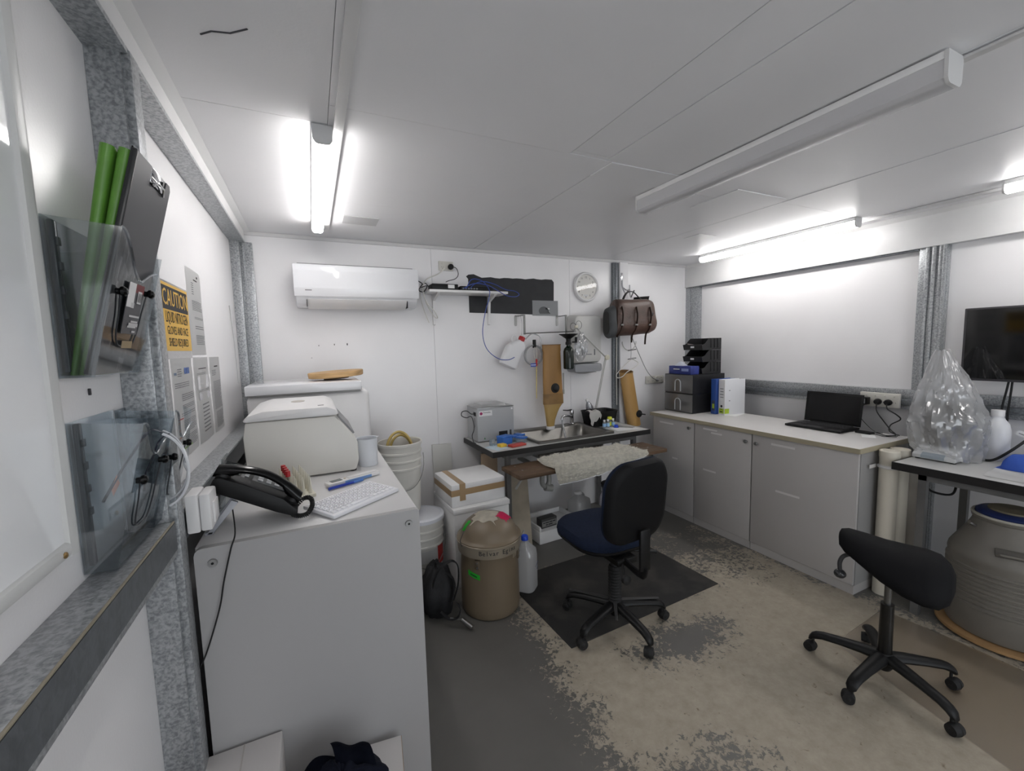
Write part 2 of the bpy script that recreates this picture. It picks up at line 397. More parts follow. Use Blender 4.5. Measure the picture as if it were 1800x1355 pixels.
# --- galvanised frame of the left wall
def chan_y(x_wall, x_face, y0, y1, z0, z1, t=.004, lip=.0):
    """hollow rail along Y"""
    return MB().box(min(x_wall, x_face), max(x_wall, x_face), y0, y1, z0, z1, bev=.002, seg=1)
G = 'galvanised'
trim(MB().box(XL, -.345, 1.40, YB, 2.255, 2.268), G, 'galvanised top rail under the left fascia, far bay', 'rail')
trim(MB().box(XL, -.345, YF, 1.335, 2.255, 2.268), G, 'galvanised top rail under the left fascia, near bay', 'rail')
trim(MB().box(XL, -.350, YF, 1.33, 1.045, 1.12, bev=.002), G, 'galvanised wall rail below the left whiteboard', 'rail')
trim(MB().box(XL, -.3485, YF, 1.331, 1.030, 1.0445, bev=.002), G, 'lower lip of the near left wall rail', 'rail')
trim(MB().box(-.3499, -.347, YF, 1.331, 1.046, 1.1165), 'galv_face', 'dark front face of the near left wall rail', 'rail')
trim(MB().box(-.352, -.3475, YF, 1.331, 1.1175, 1.1215, bev=.001), mat('edge_tan', (150, 142, 124), .6), 'stained front edge of the near left wall rail', 'rail')
trim(MB().box(XL, -.350, 1.402, YB-.077, 1.035, 1.12, bev=.002), G, 'galvanised wall rail behind the centrifuge', 'rail')
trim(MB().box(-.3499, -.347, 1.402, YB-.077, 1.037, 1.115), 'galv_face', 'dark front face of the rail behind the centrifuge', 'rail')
trim(MB().box(XL, -.36, 1.335, 1.40, 0, 2.268, bev=.002).box(-.362, -.343, 1.345, 1.40, 0, 2.268, bev=.002), G, 'galvanised post on the left wall beside the pockets', 'post')
trim(MB().box(XL, -.375, YB-.075, YB, 0, 2.26, bev=.002).box(-.385, -.305, YB-.03, YB, 0, 2.26, bev=.002).box(-.36, -.35, YB-.036, YB-.03, 0, 2.26), G, 'galvanised corner post between left and back walls', 'post')
# --- frame of the back and right walls
trim(MB().box(2.622, 2.69, YB-.03, YB, 0, 2.305, bev=.003).box(2.645, 2.665, YB-.036, YB-.03, 0, 2.305, bev=.002), 'galv_dark', 'grey steel post on the back wall beside the bag', 'post')
trim(MB().box(2.692, 2.79, YB-.045, YB, 0, 2.31, bev=.003), 'white_wall', 'white boxed post behind the hanging leather bag', 'post')
trim(MB().box(3.60, XR, YB-.05, YB, 0, 2.105, bev=.002).box(3.612, XR, YB-.17, YB-.05, 0, 2.105, bev=.002), G, 'galvanised corner post between back and right walls', 'post')
trim(MB().box(3.585, XR, YF, YB-.17, 1.125, 1.185, bev=.002).box(3.585, XR, YF, YB-.17, 1.055, 1.0845, bev=.002), G, 'galvanised rail along the right wall above the laptop', 'rail')
trim(MB().box(3.56, XR, YF, YB-.17, 1.0855, 1.1245, bev=.003), 'galv_dark', 'dark middle rib of the right wall rail', 'rail')
pm_ = MB().box(3.60, XR, 1.255, 1.395, 0, 2.105, bev=.002)
for yy in (1.285, 1.318, 1.350): pm_.box(3.588, 3.602, yy-.010, yy+.010, 0, 2.105, bev=.003)
pm_.box(3.575, 3.60, 1.258, 1.272, 0, 2.105, bev=.002)
trim(pm_, G, 'ribbed galvanised post on the right wall beside the monitor', 'post')
trim(MB().box(3.598, XR, 1.40, YB-.17, 2.095, 2.105), 'galv_dark', 'dark gap rail under the right fascia', 'rail')

# ================================================================ BATTEN LIGHTS
mat('lamp_housing', (226, 226, 226), 0.35)
mat('lamp_end', (205, 205, 205), 0.4)
mat('tube_lit', (255, 252, 250), 0.4, emit=LAMP)
mat('tube_dead', (198, 198, 200), 0.25)
def batten(loc, length, lit, label, wide=.066, deep=.062):
    t = thing('batten_light', label, 'ceiling light', loc, 0, 'LED battens on the ceiling')
    h = length/2
    MB().box(-wide/2, wide/2, -h, h, -.022, 0, bev=.002).build('housing', 'lamp_housing', t)
    prof = [(-wide/2+.002, -.022), (-wide/2+.002, -deep+.014), (-wide/2+.010, -deep+.003), (-wide/2+.018, -deep), (wide/2-.018, -deep), (wide/2-.010, -deep+.003), (wide/2-.002, -deep+.014), (wide/2-.002, -.022)]
    MB().prism([(x, -h+.006, z) for x, z in prof], (0, length-.012, 0)).build('diffuser', 'tube_lit' if lit else 'tube_dead', t)
    for y0, y1 in ((-h-.003, -h+.006), (h-.006, h+.003)):
        MB().prism([(x*1.04, y0, z*1.01) for x, z in [(-wide/2, -.0005), *prof[1:-1], (wide/2, -.0005)]], (0, y1-y0, 0)).build('end_cap', 'lamp_end', t)
    return t
batten((.082, 2.285, ZC-.002), 1.24, True, 'lit batten light over the white centrifuge')
batten((3.30, 2.22, ZC-.002), 1.24, True, 'lit batten light over the laptop bench, nearest the corner')
batten((3.30, .33, ZC-.002), 1.24, True, 'lit batten light at the right edge of the photo')
batten((1.665, 1.21, ZC-.004), 1.23, False, 'unlit batten light hanging across the middle of the ceiling', .085, .085)
batten((.082, -.75, ZC-.002), 1.24, True, 'unseen lit batten added behind the viewer for brightness')  # extra batten put behind the camera to raise overall brightness
# ================================================================ LARGE FURNITURE
# --- left cabinet (grey laminate, seen from its end)
LC = thing('laminate_cabinet', 'pale grey laminate cabinet under the telephone and centrifuge', 'cabinet', (-.025, 2.28, 0))
MB().box(-.335, .292, 1.432, 3.18, .03, .978, bev=.002).build('body', 'grey_laminate', LC, w=True)
MB().box(-.335, .296, 1.432, 3.18, .980, 1.0, bev=.002).build('top', mat('grey_top', (208, 207, 207), .35), LC, w=True)
pts = [(-.335, 1.41, 0), (.299, 1.41, 0), (.299, 1.41, .995)] + [(.299-.012+.012*math.cos(a), 1.41, .990+.012*math.sin(a)) for a in (0.5, 1.1, 1.57)] + [(-.335+.02-.02*math.sin(a), 1.41, .983+.02*math.cos(a)) for a in (0, .5, 1.0, 1.57)]
MB().prism(pts, (0, .022, 0)).build('end_panel', 'grey_laminate', LC, w=True)
for x, z in ((-.292, .957), (.262, .957)):
    k = MB().cyl((x, 1.4105, z), (x, 1.404, z), .0125, .011, 20).build('cam_cover', 'steel', LC, w=True)
    MB().cyl((x, 1.4041, z), (x, 1.4035, z), .004, .004, 6).build('hex_socket', 'black_plastic', k, w=True)
MB().box(-.33, .28, 1.45, 3.16, 0, .03).build('plinth', 'dark_grey', LC, w=True)

# --- right bench: three cupboards and one worktop
mat('bench_grey', (176, 173, 171), .4, var=.015, vscale=3); mat('bench_side', (150, 149, 148), .45)
mat('knob_grey', (128, 128, 126), .35, metal=.7)
BY = ((2.965, 2.497), (2.492, 1.985), (1.980, 1.318))
for i, (ya, yb_) in enumerate(BY):
    t = thing('cupboard', ['grey cupboard at the corner end of the bench', 'middle grey cupboard of the bench', 'grey cupboard under the laptop at the bench end'][i], 'cupboard', (2.85, (ya+yb_)/2, 0), 0, 'grey cupboards under the worktop')
    MB().box(2.868, 3.42, yb_, ya, .055, .868).build('body', 'bench_side', t, w=True)
    d = MB().box(2.847, 2.866, yb_+.002, ya-.002, .06, .866, bev=.0015).build('door', 'bench_grey', t, w=True)
    MB().box(2.856, 3.40, yb_, ya, 0, .055).build('plinth', 'bench_grey', t, w=True)
    ky, kz = ((2.540, .818), (2.025, .806), (1.945, .806))[i]
    MB().lathe([(.007, 0), (.007, .010), (.012, .013), (.0135, .018), (.011, .022), (.0001, .023)], seg=18, M=Matrix.Translation((2.847, ky, kz)) @ Matrix.Rotation(-PI/2, 4, 'Y')).build('knob', 'knob_grey', d, w=True)
    for (cy, cz, ln) in (((2.80, .822, .16), (2.70, .52, .06)), ((2.34, .838, .13), (2.28, .815, .10), (2.34, .50, .12)), ((1.76, .822, .16), (1.72, .50, .16)))[i]:
        s_ = MB().box(2.8455, 2.8465, cy-ln/2, cy+ln/2, cz-.007, cz+.007).build('label_strip', mat('strip_white', (208, 206, 204), .3), d, w=True)
MB_t = MB().box(2.825, 3.43, 1.306, 2.985, .872, .899, bev=.0015)
BT = thing('worktop', 'light grey worktop with beige edge on the right bench', 'worktop', (3.1, 2.1, .87))
MB().box(2.829, 3.432, 1.310, 2.981, .872, .900, bev=.001).build('surface', mat('worktop_grey', (204, 202, 200), .4), BT, w=True)
MB().box(2.824, 2.829, 1.306, 2.985, .871, .9005).box(2.829, 3.432, 1.305, 1.310, .871, .9005).box(2.829, 3.432, 2.981, 2.985, .871, .9005).build('edging', mat('edge_beige', (158, 150, 128), .5), BT, w=True)

# --- sink table
RZ = .025
TB = thing('sink_table', 'black-edged laminate table holding the steel sink', 'table', (1.835, 3.0, 0), RZ)
# local frame: x -.735...735, y -.29...285
mat('table_top', (190, 190, 188), .35, var=.02, vscale=4); mat('table_edge', (26, 25, 25), .45)
sx0, sx1, sy0, sy1 = -.32, .357, -.235, .175      # hole for the bowl
top = MB()
for a in ((-.735, sx0, -.29, .28), (sx1, .735, -.29, .28), (sx0, sx1, -.29, sy0), (sx0, sx1, sy1, .28)): top.box(*a, .772, .805)
top.build('table_top', 'table_top', TB)
MB().box(-.741, .741, -.297, -.29, .766, .8055).box(-.741, .741, .28, .284, .766, .8055).box(-.741, -.735, -.29, .28, .766, .8055).box(.735, .741, -.29, .28, .766, .8055).build('edging', 'table_edge', TB)
mat('leg_steel', (120, 120, 120), .4, metal=.6, var=.08, vscale=12)
for lx, ly in ((-.60, -.24), (.60, -.24), (-.60, .23), (.60, .23)):
    MB().box(lx-.0175, lx+.0175, ly-.0175, ly+.0175, 0, .76).build('leg', 'leg_steel', TB)
MB().box(-.60, .60, -.2575, -.2225, .73, .765).build('apron_rail', 'leg_steel', TB)
MB().box(-.60, .60, .2125, .2475, .73, .765).build('apron_rail', 'leg_steel', TB)
for lx in (-.60, .60): MB().box(lx-.0175, lx+.0175, -.2225, .2125, .73, .765).build('apron_rail', 'leg_steel', TB)
# --- right table
RT = thing('work_table', 'black-edged laminate table carrying the bagged balance', 'table', (3.26, .3, 0))
MB().box(2.936, 3.555, -.6, 1.194, .806, .839).build('table_top', 'table_top', RT, w=True)
MB().box(2.93, 2.936, -.606, 1.20, .797, .8395).box(2.936, 3.555, 1.194, 1.20, .797, .8395).box(2.936, 3.555, -.606, -.6, .797, .8395).build('edging', 'table_edge', RT, w=True)
for lx, ly in ((2.965, 1.07), (3.49, 1.07), (2.965, -.48), (3.49, -.48)):
    MB().box(lx-.0175, lx+.0175, ly-.0175, ly+.0175, 0, .80).build('leg', 'leg_steel', RT, w=True)
MB().box(2.9475, 2.9825, -.4975, 1.0875, .765, .80).build('apron_rail', 'leg_steel', RT, w=True)
MB().box(2.9825, 3.4725, 1.0525, 1.0875, .765, .80).build('apron_rail', 'leg_steel', RT, w=True)
# ================================================================ LEFT WALL
# --- whiteboard
WB = thing('whiteboard', 'whiteboard in a white aluminium frame on the left wall', 'whiteboard', (XL, .1, 1.2))
MB().box(-.424, -.4105, -.85, .978, 1.228, 2.21).build('surface', mat('board_gloss', (236, 238, 240), .07), WB, w=True)
def frame_bar(mb): return mb
def bar_prof(d0, d1):   # rounded outward profile across the bar (0..1) -> X
    return [(d0, XL+.001), (d0, -.411), (d0+(d1-d0)*.12, -.405), (d0+(d1-d0)*.5, -.402), (d0+(d1-d0)*.88, -.405), (d1, -.411), (d1, XL+.001)]
mat('frame_white', (206, 207, 206), .35)
MB().prism([(x, y, 1.20) for y, x in bar_prof(.978, 1.016)], (0, 0, 1.04)).build('frame_side', 'frame_white', WB, w=True)
MB().prism([(x, -.89, z) for z, x in bar_prof(1.20, 1.228)], (0, 1.87, 0)).build('frame_bottom', 'frame_white', WB, w=True)
MB().prism([(x, -.89, z) for z, x in bar_prof(2.21, 2.24)], (0, 1.87, 0)).build('frame_top', 'frame_white', WB, w=True)
MB().prism([(x, -.89, 1.20) for y, x in [(0, 0)]] if False else [(x, y, 1.228) for y, x in bar_prof(-.89, -.85)], (0, 0, .982)).build('frame_side', 'frame_white', WB, w=True)
MB().lathe([(.0055, 0), (.0055, .002), (.0035, .0035), (.0001, .004)], seg=12, M=Matrix.Translation((-.4025, .955, 1.213)) @ Matrix.Rotation(PI/2, 4, 'Y')).build('screw', mat('brass', (170, 140, 95), .3, metal=.9), WB, w=True)

o = MB().box(XL-.0002, XL+.004, 1.166, 1.172, 1.470, 1.484, bev=.001, seg=1).build('wall_screw', 'dark_grey', wl); o['kind'] = 'structure'
# --- acrylic wall pockets
def pocket(label, y0, y1, z0, z1, notch=None, card=False):
    xb = XL+.002; t = thing('acrylic_pocket', label, 'file holder', (xb, y0, z0), 0, 'smoky acrylic wall pockets')
    A, th = 'smoke_acrylic', .003
    d0, d1 = .049, .114                      # depth at foot and mouth
    xn = xb if notch is None else -.338      # back of the part that passes the post
    yn = y1 if notch is None else notch
    MB().box(xb, xb+th, y0, yn, z0, z1).build('back_panel', A, t, w=True)
    MB().prism([(xb, y0, z0), (xb+d0, y0, z0), (xb+d1, y0, z1-.012), (xb, y0, z1)], (0, th, 0)).build('side_panel', A, t, w=True)
    MB().prism([(xn, y1-th, z0), (xb+d0, y1-th, z0), (xb+d1, y1-th, z1-.03), (xn, y1-th, z1-.02)] if notch is None else [(xn, y1-th, z0+.12), (xb+d1-.01, y1-th, z1-.03), (xn, y1-th, z1-.02)], (0, th, 0)).build('side_panel', A, t, w=True)
    MB().box(xb, xb+d0, y0, yn, z0, z0+th).build('bottom_panel', A, t, w=True)
    # front with a wavy mouth
    n = 24; vs = []; 
    def top(u):
        s = u*u*(3-2*u) if u < .6 else 1
        return z1-.012-.085*(math.sin(PI*min(u/.62, 1)/2)**2 if u < .62 else 1-.35*math.sin(PI/2*(u-.62)/.38))
    fr = MB()
    def fp(u, v):
        z = z0+(top(u)-z0)*v; k = (z-z0)/(z1-.012-z0); return (xb+d0+(d1-d0)*k, y0+(y1-y0)*u, z)
    fr.grid(fp, n, 6, th); fr.build('front_panel', A, t, w=True)
    rim = [Vector(fp(i/n, 1))+Vector((.001, 0, .0005)) for i in range(n+1)]
    MB().tube(rim, .0022, 6).build('front_rim', film('acrylic_edge', (225, 230, 234), gloss=.6), t, w=True)
    # moulded spine on the back panel
    sp = MB().box(xb+th, xb+.012, y0+.012, y0+.030, z0+.01, z1-.004, bev=.003).build('hanger_rail', mat('smoke_dark', (70, 76, 80), .2), t, w=True)
    for k in range(4): MB().box(xb+.012, xb+.016, y0+.015, y0+.027, z1-.05-k*.045, z1-.035-k*.045, bev=.001).build('clip', 'smoke_dark', sp, w=True)
    # press knobs and the card window
    for u, v in ((.13, .56), (.78, .60)):
        p = Vector(fp(u, .5)); zz = z0+(z1-z0)*v; kx = xb+d0+(d1-d0)*(zz-z0)/(z1-.012-z0)
        MB().lathe([(.006, -.002), (.0065, .004), (.0095, .007), (.0095, .012), (.006, .016), (.0001, .017)], seg=16, M=Matrix.Translation((kx, y0+(y1-y0)*u, zz)) @ Matrix.Rotation(PI/2, 4, 'Y')).build('knob', 'black_gloss', t, w=True)
    out = spline([(0, .145, .56), (0, .20, .42), (0, .22, .28), (0, .30, .21), (0, .45, .20), (0, .60, .21), (0, .68, .30), (0, .72, .45), (0, .765, .58)], 5)
    pp = [Vector(fp(p.y, 0)) for p in out]
    pts = []
    for p in out:
        zz = z0+(z1-z0)*p.z; pts.append((xb+d0+(d1-d0)*(zz-z0)/(z1-.012-z0)+.003, y0+(y1-y0)*p.y, zz))
    MB().tube(pts, .0014, 5).build('finger_groove', mat('groove', (52, 54, 58), .3), t, w=True)
    if card:
        def cp(u, z, off): return (xb+d0+(d1-d0)*(z-z0)/(z1-.012-z0)+off, y0+(y1-y0)*u, z)
        c = MB().mesh([cp(.30, z0+.085, .0035), cp(.66, z0+.085, .0035), cp(.66, z0+.19, .0035), cp(.30, z0+.19, .0035), cp(.30, z0+.085, .0045), cp(.66, z0+.085, .0045), cp(.66, z0+.19, .0045), cp(.30, z0+.19, .0045)],
                      [(0, 1, 2, 3), (4, 5, 6, 7), (0, 1, 5, 4), (1, 2, 6, 5), (2, 3, 7, 6), (3, 0, 4, 7)]).build('insert_card', mat('card_grey', (72, 72, 76), .5), t, w=True)
        def quad(nm, u0, u1, za, zb, m, o=.005): MB().mesh([cp(u0, z0+za, o), cp(u1, z0+za, o), cp(u1, z0+zb, o), cp(u0, z0+zb, o)], [(0, 1, 2, 3)]).build(nm, m, c, w=True)
        quad('red_band', .46, .66, .172, .19, mat('card_red', (120, 40, 44), .5))
        quad('picture', .30, .46, .14, .19, 'paper'); quad('barcode', .52, .62, .150, .176, 'paper', .0055)
        for k in range(5): quad('bar', .53+k*.018, .537+k*.018, .153, .172, 'ink', .006)
        for k, (a, b_) in enumerate(((.40, .64), (.46, .62), (.40, .6))): quad('text_line', a, b_, .120-.011*k, .124-.011*k, mat('card_white', (200, 200, 200), .6), .0055)
        quad('tan_strip', .36, .60, .055, .070, mat('tan', (150, 132, 100), .6), .0045)
        quad('title_print', .42, .64, .101, .108, 'card_white', .0055); quad('foot_print', .52, .60, .088, .092, 'card_white', .0055); quad('size_print', .40, .47, .139, .150, 'card_white', .0055)
    return t
pocket('upper acrylic pocket holding green folders and black clipboard', 1.059, 1.290, 1.511, 1.806, card=True)
pocket('lower acrylic pocket with safety glasses hung on its front', 1.059, 1.262, 1.131, 1.427)
pocket('lower acrylic pocket beside the galvanised post, empty', 1.276, 1.47, 1.131, 1.424, notch=1.333)

# --- things standing in the upper pocket
def leaning(x, y, z, tilt): return Matrix.Translation((x, y, z)) @ Matrix.Rotation(tilt, 4, 'Y')
mat('folder_green', (92, 142, 54), .35, var=.08, vscale=20)
for i, (x, y, tl, hh, lab) in enumerate(((-.4105, 1.068, .20, .440, 'green plastic folder nearest the wall in upper pocket'), (-.3985, 1.069, .235, .440, 'green plastic folder beside the clipboard in upper pocket'))):
    M = leaning(x, y, 1.5155, tl)
    t = thing('display_folder', lab, 'folder', M=M, group='green folders in the upper pocket')
    def fsec(z):
        h = .0042+.0070*(z/hh)
        return [(-h, .010, z)] + [(-h*math.cos(q), .010-.9*h*math.sin(q), z) for q in [PI*k/8 for k in range(1, 8)]] + [(h, .010, z), (h, .19, z), (h-.0012, .19, z), (h-.0012, .013, z), (-h+.0012, .013, z), (-h+.0012, .19, z), (-h, .19, z)]
    MB().rings([fsec(hh*k/6) for k in range(7)]).build('cover', 'folder_green', t)
    for k in range(3): MB().box(-.0022+k*.002, -.0016+k*.002, .015, .188, .004, hh-.008).build('page', 'clear_film', t)
M = leaning(-.3865, 1.066, 1.5155, .245)
t = thing('clipboard', 'black clipboard with silver clip standing in upper pocket', 'clipboard', M=M)
MB().box(-.0055, -.0025, 0, .212, 0, .445, bev=.001).build('back_board', 'black_plastic', t)
MB().box(-.0055, .0055, -.004, .004, 0, .442, bev=.0035).build('spine', mat('vinyl_black', (32, 33, 35), .3), t)
nb = [(.001, .004, 0), (.001, .212, 0), (.001, .212, .430), (.001, .202, .440), (.001, .180, .440), (.001, .176, .405), (.001, .088, .405), (.001, .082, .440), (.001, .004, .440)]
MB().prism(nb, (.0035, 0, 0)).build('front_cover', mat('vinyl_grey', (56, 57, 60), .42), t)
c = MB().box(-.004, .004, .092, .178, .410, .424, bev=.002).box(-.003, .001, .098, .172, .424, .443, bev=.001).build('clip', 'chrome', t)
MB().tube([(.006, .10, .405), (.009, .115, .418), (.009, .155, .418), (.006, .170, .405)], .0025, 8).build('clip_lever', 'chrome', c)
# --- safety glasses hung over the lower pocket's front
film('clear_lens', (238, 240, 243), gloss=.5, white=.14)
SG = thing('safety_glasses', 'clear safety glasses hanging on the lower pocket', 'glasses', (-.31, 1.2, 1.23))
# wraparound lens seen on edge, hanging nose-down: curved strip
def lens(u, v):
    a = -1.25+2.5*u
    return (-.325+.062*math.cos(a)-.012*v, 1.145+.05*v-.006*math.cos(a*2), 1.297+.085*math.sin(a))
MB().grid(lens, 24, 5, .002).build('lens', 'clear_lens', SG, w=True)
MB().tube([lens(i/24, 1) for i in range(25)], .0022, 6).tube(spline([lens(.42, 1), (-.285, 1.205, 1.297), lens(.58, 1)], 5), .003, 6).build('nose_bridge', mat('clear_edge', (214, 216, 220), .1), SG, w=True)
MB().tube([lens(i/24, 0) for i in range(25)], .003, 6).build('brow_bar', mat('clear_edge', (214, 216, 220), .1), SG, w=True)
MB().tube(spline([lens(1, .4), (-.330, 1.16, 1.386), (-.350, 1.13, 1.350), (-.372, 1.10, 1.305), (-.392, 1.083, 1.262)], 6), [.0035]*25, 6, flat=.5).build('temple', mat('temple_navy', (44, 46, 62), .25), SG, w=True)
MB().tube(spline([lens(.92, .9), (-.326, 1.20, 1.355), (-.338, 1.19, 1.320), (-.352, 1.185, 1.285), (-.356, 1.18, 1.25)], 6), [.003]*25, 6, flat=.5).build('temple', 'temple_navy', SG, w=True)
MB().mesh([(-.372, 1.098, 1.310), (-.380, 1.090, 1.285), (-.378, 1.090, 1.270), (-.369, 1.098, 1.292), (-.372, 1.100, 1.310), (-.380, 1.092, 1.285), (-.378, 1.092, 1.270), (-.369, 1.100, 1.292)], [(0, 1, 2, 3), (7, 6, 5, 4), (0, 4, 5, 1), (1, 5, 6, 2), (2, 6, 7, 3), (3, 7, 4, 0)]).build('orange_tip', mat('orange_print', (190, 120, 96), .5), SG, w=True)

# --- caution sign and printed sheets
SGN = thing('caution_sign', 'yellow and black caution sign for liquid nitrogen', 'sign', (XL, 1.87, 1.67))
def wallrect(y0, y1, z0, z1, x0, x1, bow=0.0, ny=8):
    return MB().grid(lambda u, v: (XL+x0+bow*math.sin(PI*u)*(0.4+.6*v), y0+(y1-y0)*u, z0+(z1-z0)*v), ny, 4, x1-x0)
def wx(y, y0, y1, z, z0, z1, x0, bow): u = (y-y0)/(y1-y0); v = (z-z0)/(z1-z0); return XL+x0+bow*math.sin(PI*u)*(.4+.6*v)
MB().box(XL+.0005, XL+.0015, 1.700, 2.045, 1.535, 1.795).build('sleeve', film('sleeve', (244, 244, 244), gloss=.4), SGN, w=True)
MB().box(XL+.0016, XL+.0028, 1.708, 2.036, 1.562, 1.788).build('yellow_panel', mat('sign_yellow', (216, 172, 62), .45), SGN, w=True)
hb = MB().box(XL+.0029, XL+.0034, 1.722, 2.026, 1.700, 1.778).build('black_header', 'ink', SGN, w=True)
def ltext(b, size, y, z, x, m, parent, sx=1.0, align='CENTER'): return lettering(b, size, frame_M((x, y, z), (0, 1, 0), (0, 0, 1)), m, parent, align=align, sx=sx)
ltext('CAUTION', .078, 1.874, 1.738, XL+.0037, 'sign_yellow', hb, .86)
ltext('LIQUID NITROGEN', .054, 1.874, 1.674, XL+.0031, 'ink', SGN, .58)
ltext('GLOVES AND FACE', .040, 1.874, 1.630, XL+.0031, 'ink', SGN, .74)
ltext('SHIELD REQUIRED', .040, 1.874, 1.590, XL+.0031, 'ink', SGN, .74)
def sheet(label, y0, y1, z0, z1, blocks, extra=None, x=.0008, cat='document'):
    t = thing('printed_sheet', label, cat, (XL, (y0+y1)/2, z0), 0, 'papers taped to the left wall')
    wallrect(y0, y1, z0, z1, x, x+.0007, .004).build('page', 'paper', t, w=True)
    W_, H_ = y1-y0, z1-z0; ln = MB(); rnd = random.Random(int(y0*1000))
    for (u0, u1, v0, v1, n) in blocks:
        for k in range(n):
            zc = z0+H_*(1-(v0+(v1-v0)*(k+.5)/n)); hh = H_*(v1-v0)/n*.17
            a = y0+W_*u0; b_ = y0+W_*(u0+(u1-u0)*(rnd.uniform(.75, 1) if k % 4 == 3 else rnd.uniform(.93, 1)))
            m_ = 4
            for q in range(m_):
                ya, yb2 = a+(b_-a)*q/m_, a+(b_-a)*(q+1)/m_
                X1 = wx(ya, y0, y1, zc, z0, z1, x, .004)+.0012; X2 = wx(yb2, y0, y1, zc, z0, z1, x, .004)+.0012
                ln.mesh([(X1, ya, zc-hh), (X2, yb2, zc-hh), (X2, yb2, zc+hh), (X1, ya, zc+hh)], [(0, 1, 2, 3)])
    o = ln.build('printed_text', 'ink_grey', t, w=True, smooth=False); o['kind'] = 'stuff'
    if extra: extra(t, lambda u, v: (wx(y0+W_*u, y0, y1, z1-H_*v, z0, z1, x, .004)+.0014, y0+W_*u, z1-H_*v))
    return t
def pq(t, nm, P, u0, u1, v0, v1, m): return MB().mesh([P(u0, v1), P(u1, v1), P(u1, v0), P(u0, v0)], [(0, 1, 2, 3)]).build(nm, m, t, w=True)
def ex1(t, P): pq(t, 'emblem', P, .62, .72, .06, .085, 'ink'); pq(t, 'heading', P, .40, .66, .11, .125, 'ink')
sheet('tall printed procedure sheet directly right of the caution sign', 2.052, 2.292, 1.545, 1.893, [(.25, .38, .15, .3, 6), (.22, .92, .36, .48, 7), (.3, .95, .55, .58, 2), (.3, .95, .65, .70, 2), (.3, .95, .76, .88, 7)], ex1)
def ex2(t, P):
    for k in range(3): pq(t, 'blue_logo', P, .50+k*.10, .575+k*.10, .10, .165, mat('logo_blue', (58, 92, 160), .5))
    pq(t, 'grey_logo', P, .06, .16, .14, .165, mat('logo_grey', (120, 135, 160), .5)); pq(t, 'red_line', P, .06, .3, .60, .61, 'red_plastic')
    for k in range(4): pq(t, 'orange_square', P, .05, .13, .63+k*.07, .65+k*.07, mat('soft_orange', (214, 170, 150), .6))
    pq(t, 'green_mark', P, .2, .6, .90, .912, mat('mark_green', (150, 190, 90), .6))
sheet('sheet with three blue logos below the caution sign', 1.75, 2.016, 1.188, 1.536, [(.2, .38, .10, .19, 4), (.06, .75, .24, .30, 3), (.3, .95, .36, .44, 4), (.3, .95, .47, .52, 3), (.22, .95, .55, .59, 2), (.28, .95, .63, .76, 8), (.28, .95, .79, .92, 8)], ex2)
def ex3(t, P):
    pq(t, 'table_grid', P, .12, .88, .22, .38, mat('grid_grey', (205, 205, 208), .6)); pq(t, 'shaded_block', P, .15, .92, .42, .50, mat('shade_grey', (190, 190, 194), .6))
    pq(t, 'heading', P, .22, .75, .13, .14, 'ink')
sheet('sheet with a grey shaded block, middle of lower three', 2.045, 2.30, 1.185, 1.536, [(.12, .7, .18, .21, 2), (.15, .9, .38, .41, 2), (.3, .8, .54, .9, 8)], ex3)
def ex4(t, P): pq(t, 'heading', P, .3, .65, .12, .135, 'ink')
sheet('dense text sheet farthest from the post on left wall', 2.335, 2.555, 1.183, 1.534, [(.1, .45, .17, .25, 4), (.15, .92, .32, .70, 26), (.2, .92, .73, .95, 16)], ex4)
# sagging wire near the corner
tag(MB().tube(spline([(XL+.004, 3.0, 1.83), (XL+.006, 3.03, 1.70), (XL+.008, 3.06, 1.50), (XL+.006, 3.08, 1.36)], 5), .003, 6).build('thin_cable', mat('cable_pale', (190, 190, 190), .5), ), 'thin pale cable down the left wall beside the corner post', 'cable')

# ================================================================ ON THE LEFT CABINET
# --- white surface outlet box
WX = thing('outlet_box', 'white surface-mounted outlet box behind the telephone', 'outlet box', (-.31, 1.46, 1.05))
MB().box(-.342, -.311, 1.402, 1.492, 1.052, 1.162, bev=.006).build('back_box', 'white_plastic', WX, w=True)
MB().box(-.310, -.283, 1.404, 1.490, 1.054, 1.160, bev=.006).build('cover', 'white_plastic', WX, w=True)
MB().box(-.283, -.277, 1.42, 1.475, 1.07, 1.13, bev=.002).build('socket_plate', 'white_plastic', WX, w=True)
# --- desk telephone: long axis along X, raised at the wall end, foot frame of pale plastic
PH = thing('desk_telephone', 'black desk telephone with coiled cord on the cabinet', 'telephone', M=Matrix.Translation((-.082, 1.585, 1.012)) @ Matrix.Rotation(.52, 4, 'Y'))
# local: -x up the slope, y across, z normal
base = [(-.262, .010), (-.262, .036), (-.252, .046), (-.18, .05), (-.06, .046), (-.004, .026), (0, .016), (-.004, .004), (-.06, 0), (-.25, 0)]
MB().prism([(x, -.085, z) for x, z in base], (0, .175, 0), bev=.004).build('base', 'black_plastic', PH)
kp = MB().box(-.20, -.03, -.010, .082, .0465, .0495, bev=.001).build('keypad_panel', mat('phone_grey', (70, 72, 74), .4), PH)
MB().box(-.245, -.205, -.002, .078, .050, .053, bev=.001).build('display', mat('lcd', (150, 156, 150), .15), PH)
for r_ in range(4):
    for c_ in range(3): MB().box(-.15+r_*.026, -.134+r_*.026, .004+c_*.022, .020+c_*.022, .0495, .0535, bev=.0015).build('key', mat('key_grey', (170, 172, 174), .4), kp)
for k in range(5): MB().box(-.19, -.178, .002+k*.016, .012+k*.016, .0495, .053, bev=.001).build('key', 'key_grey', kp)
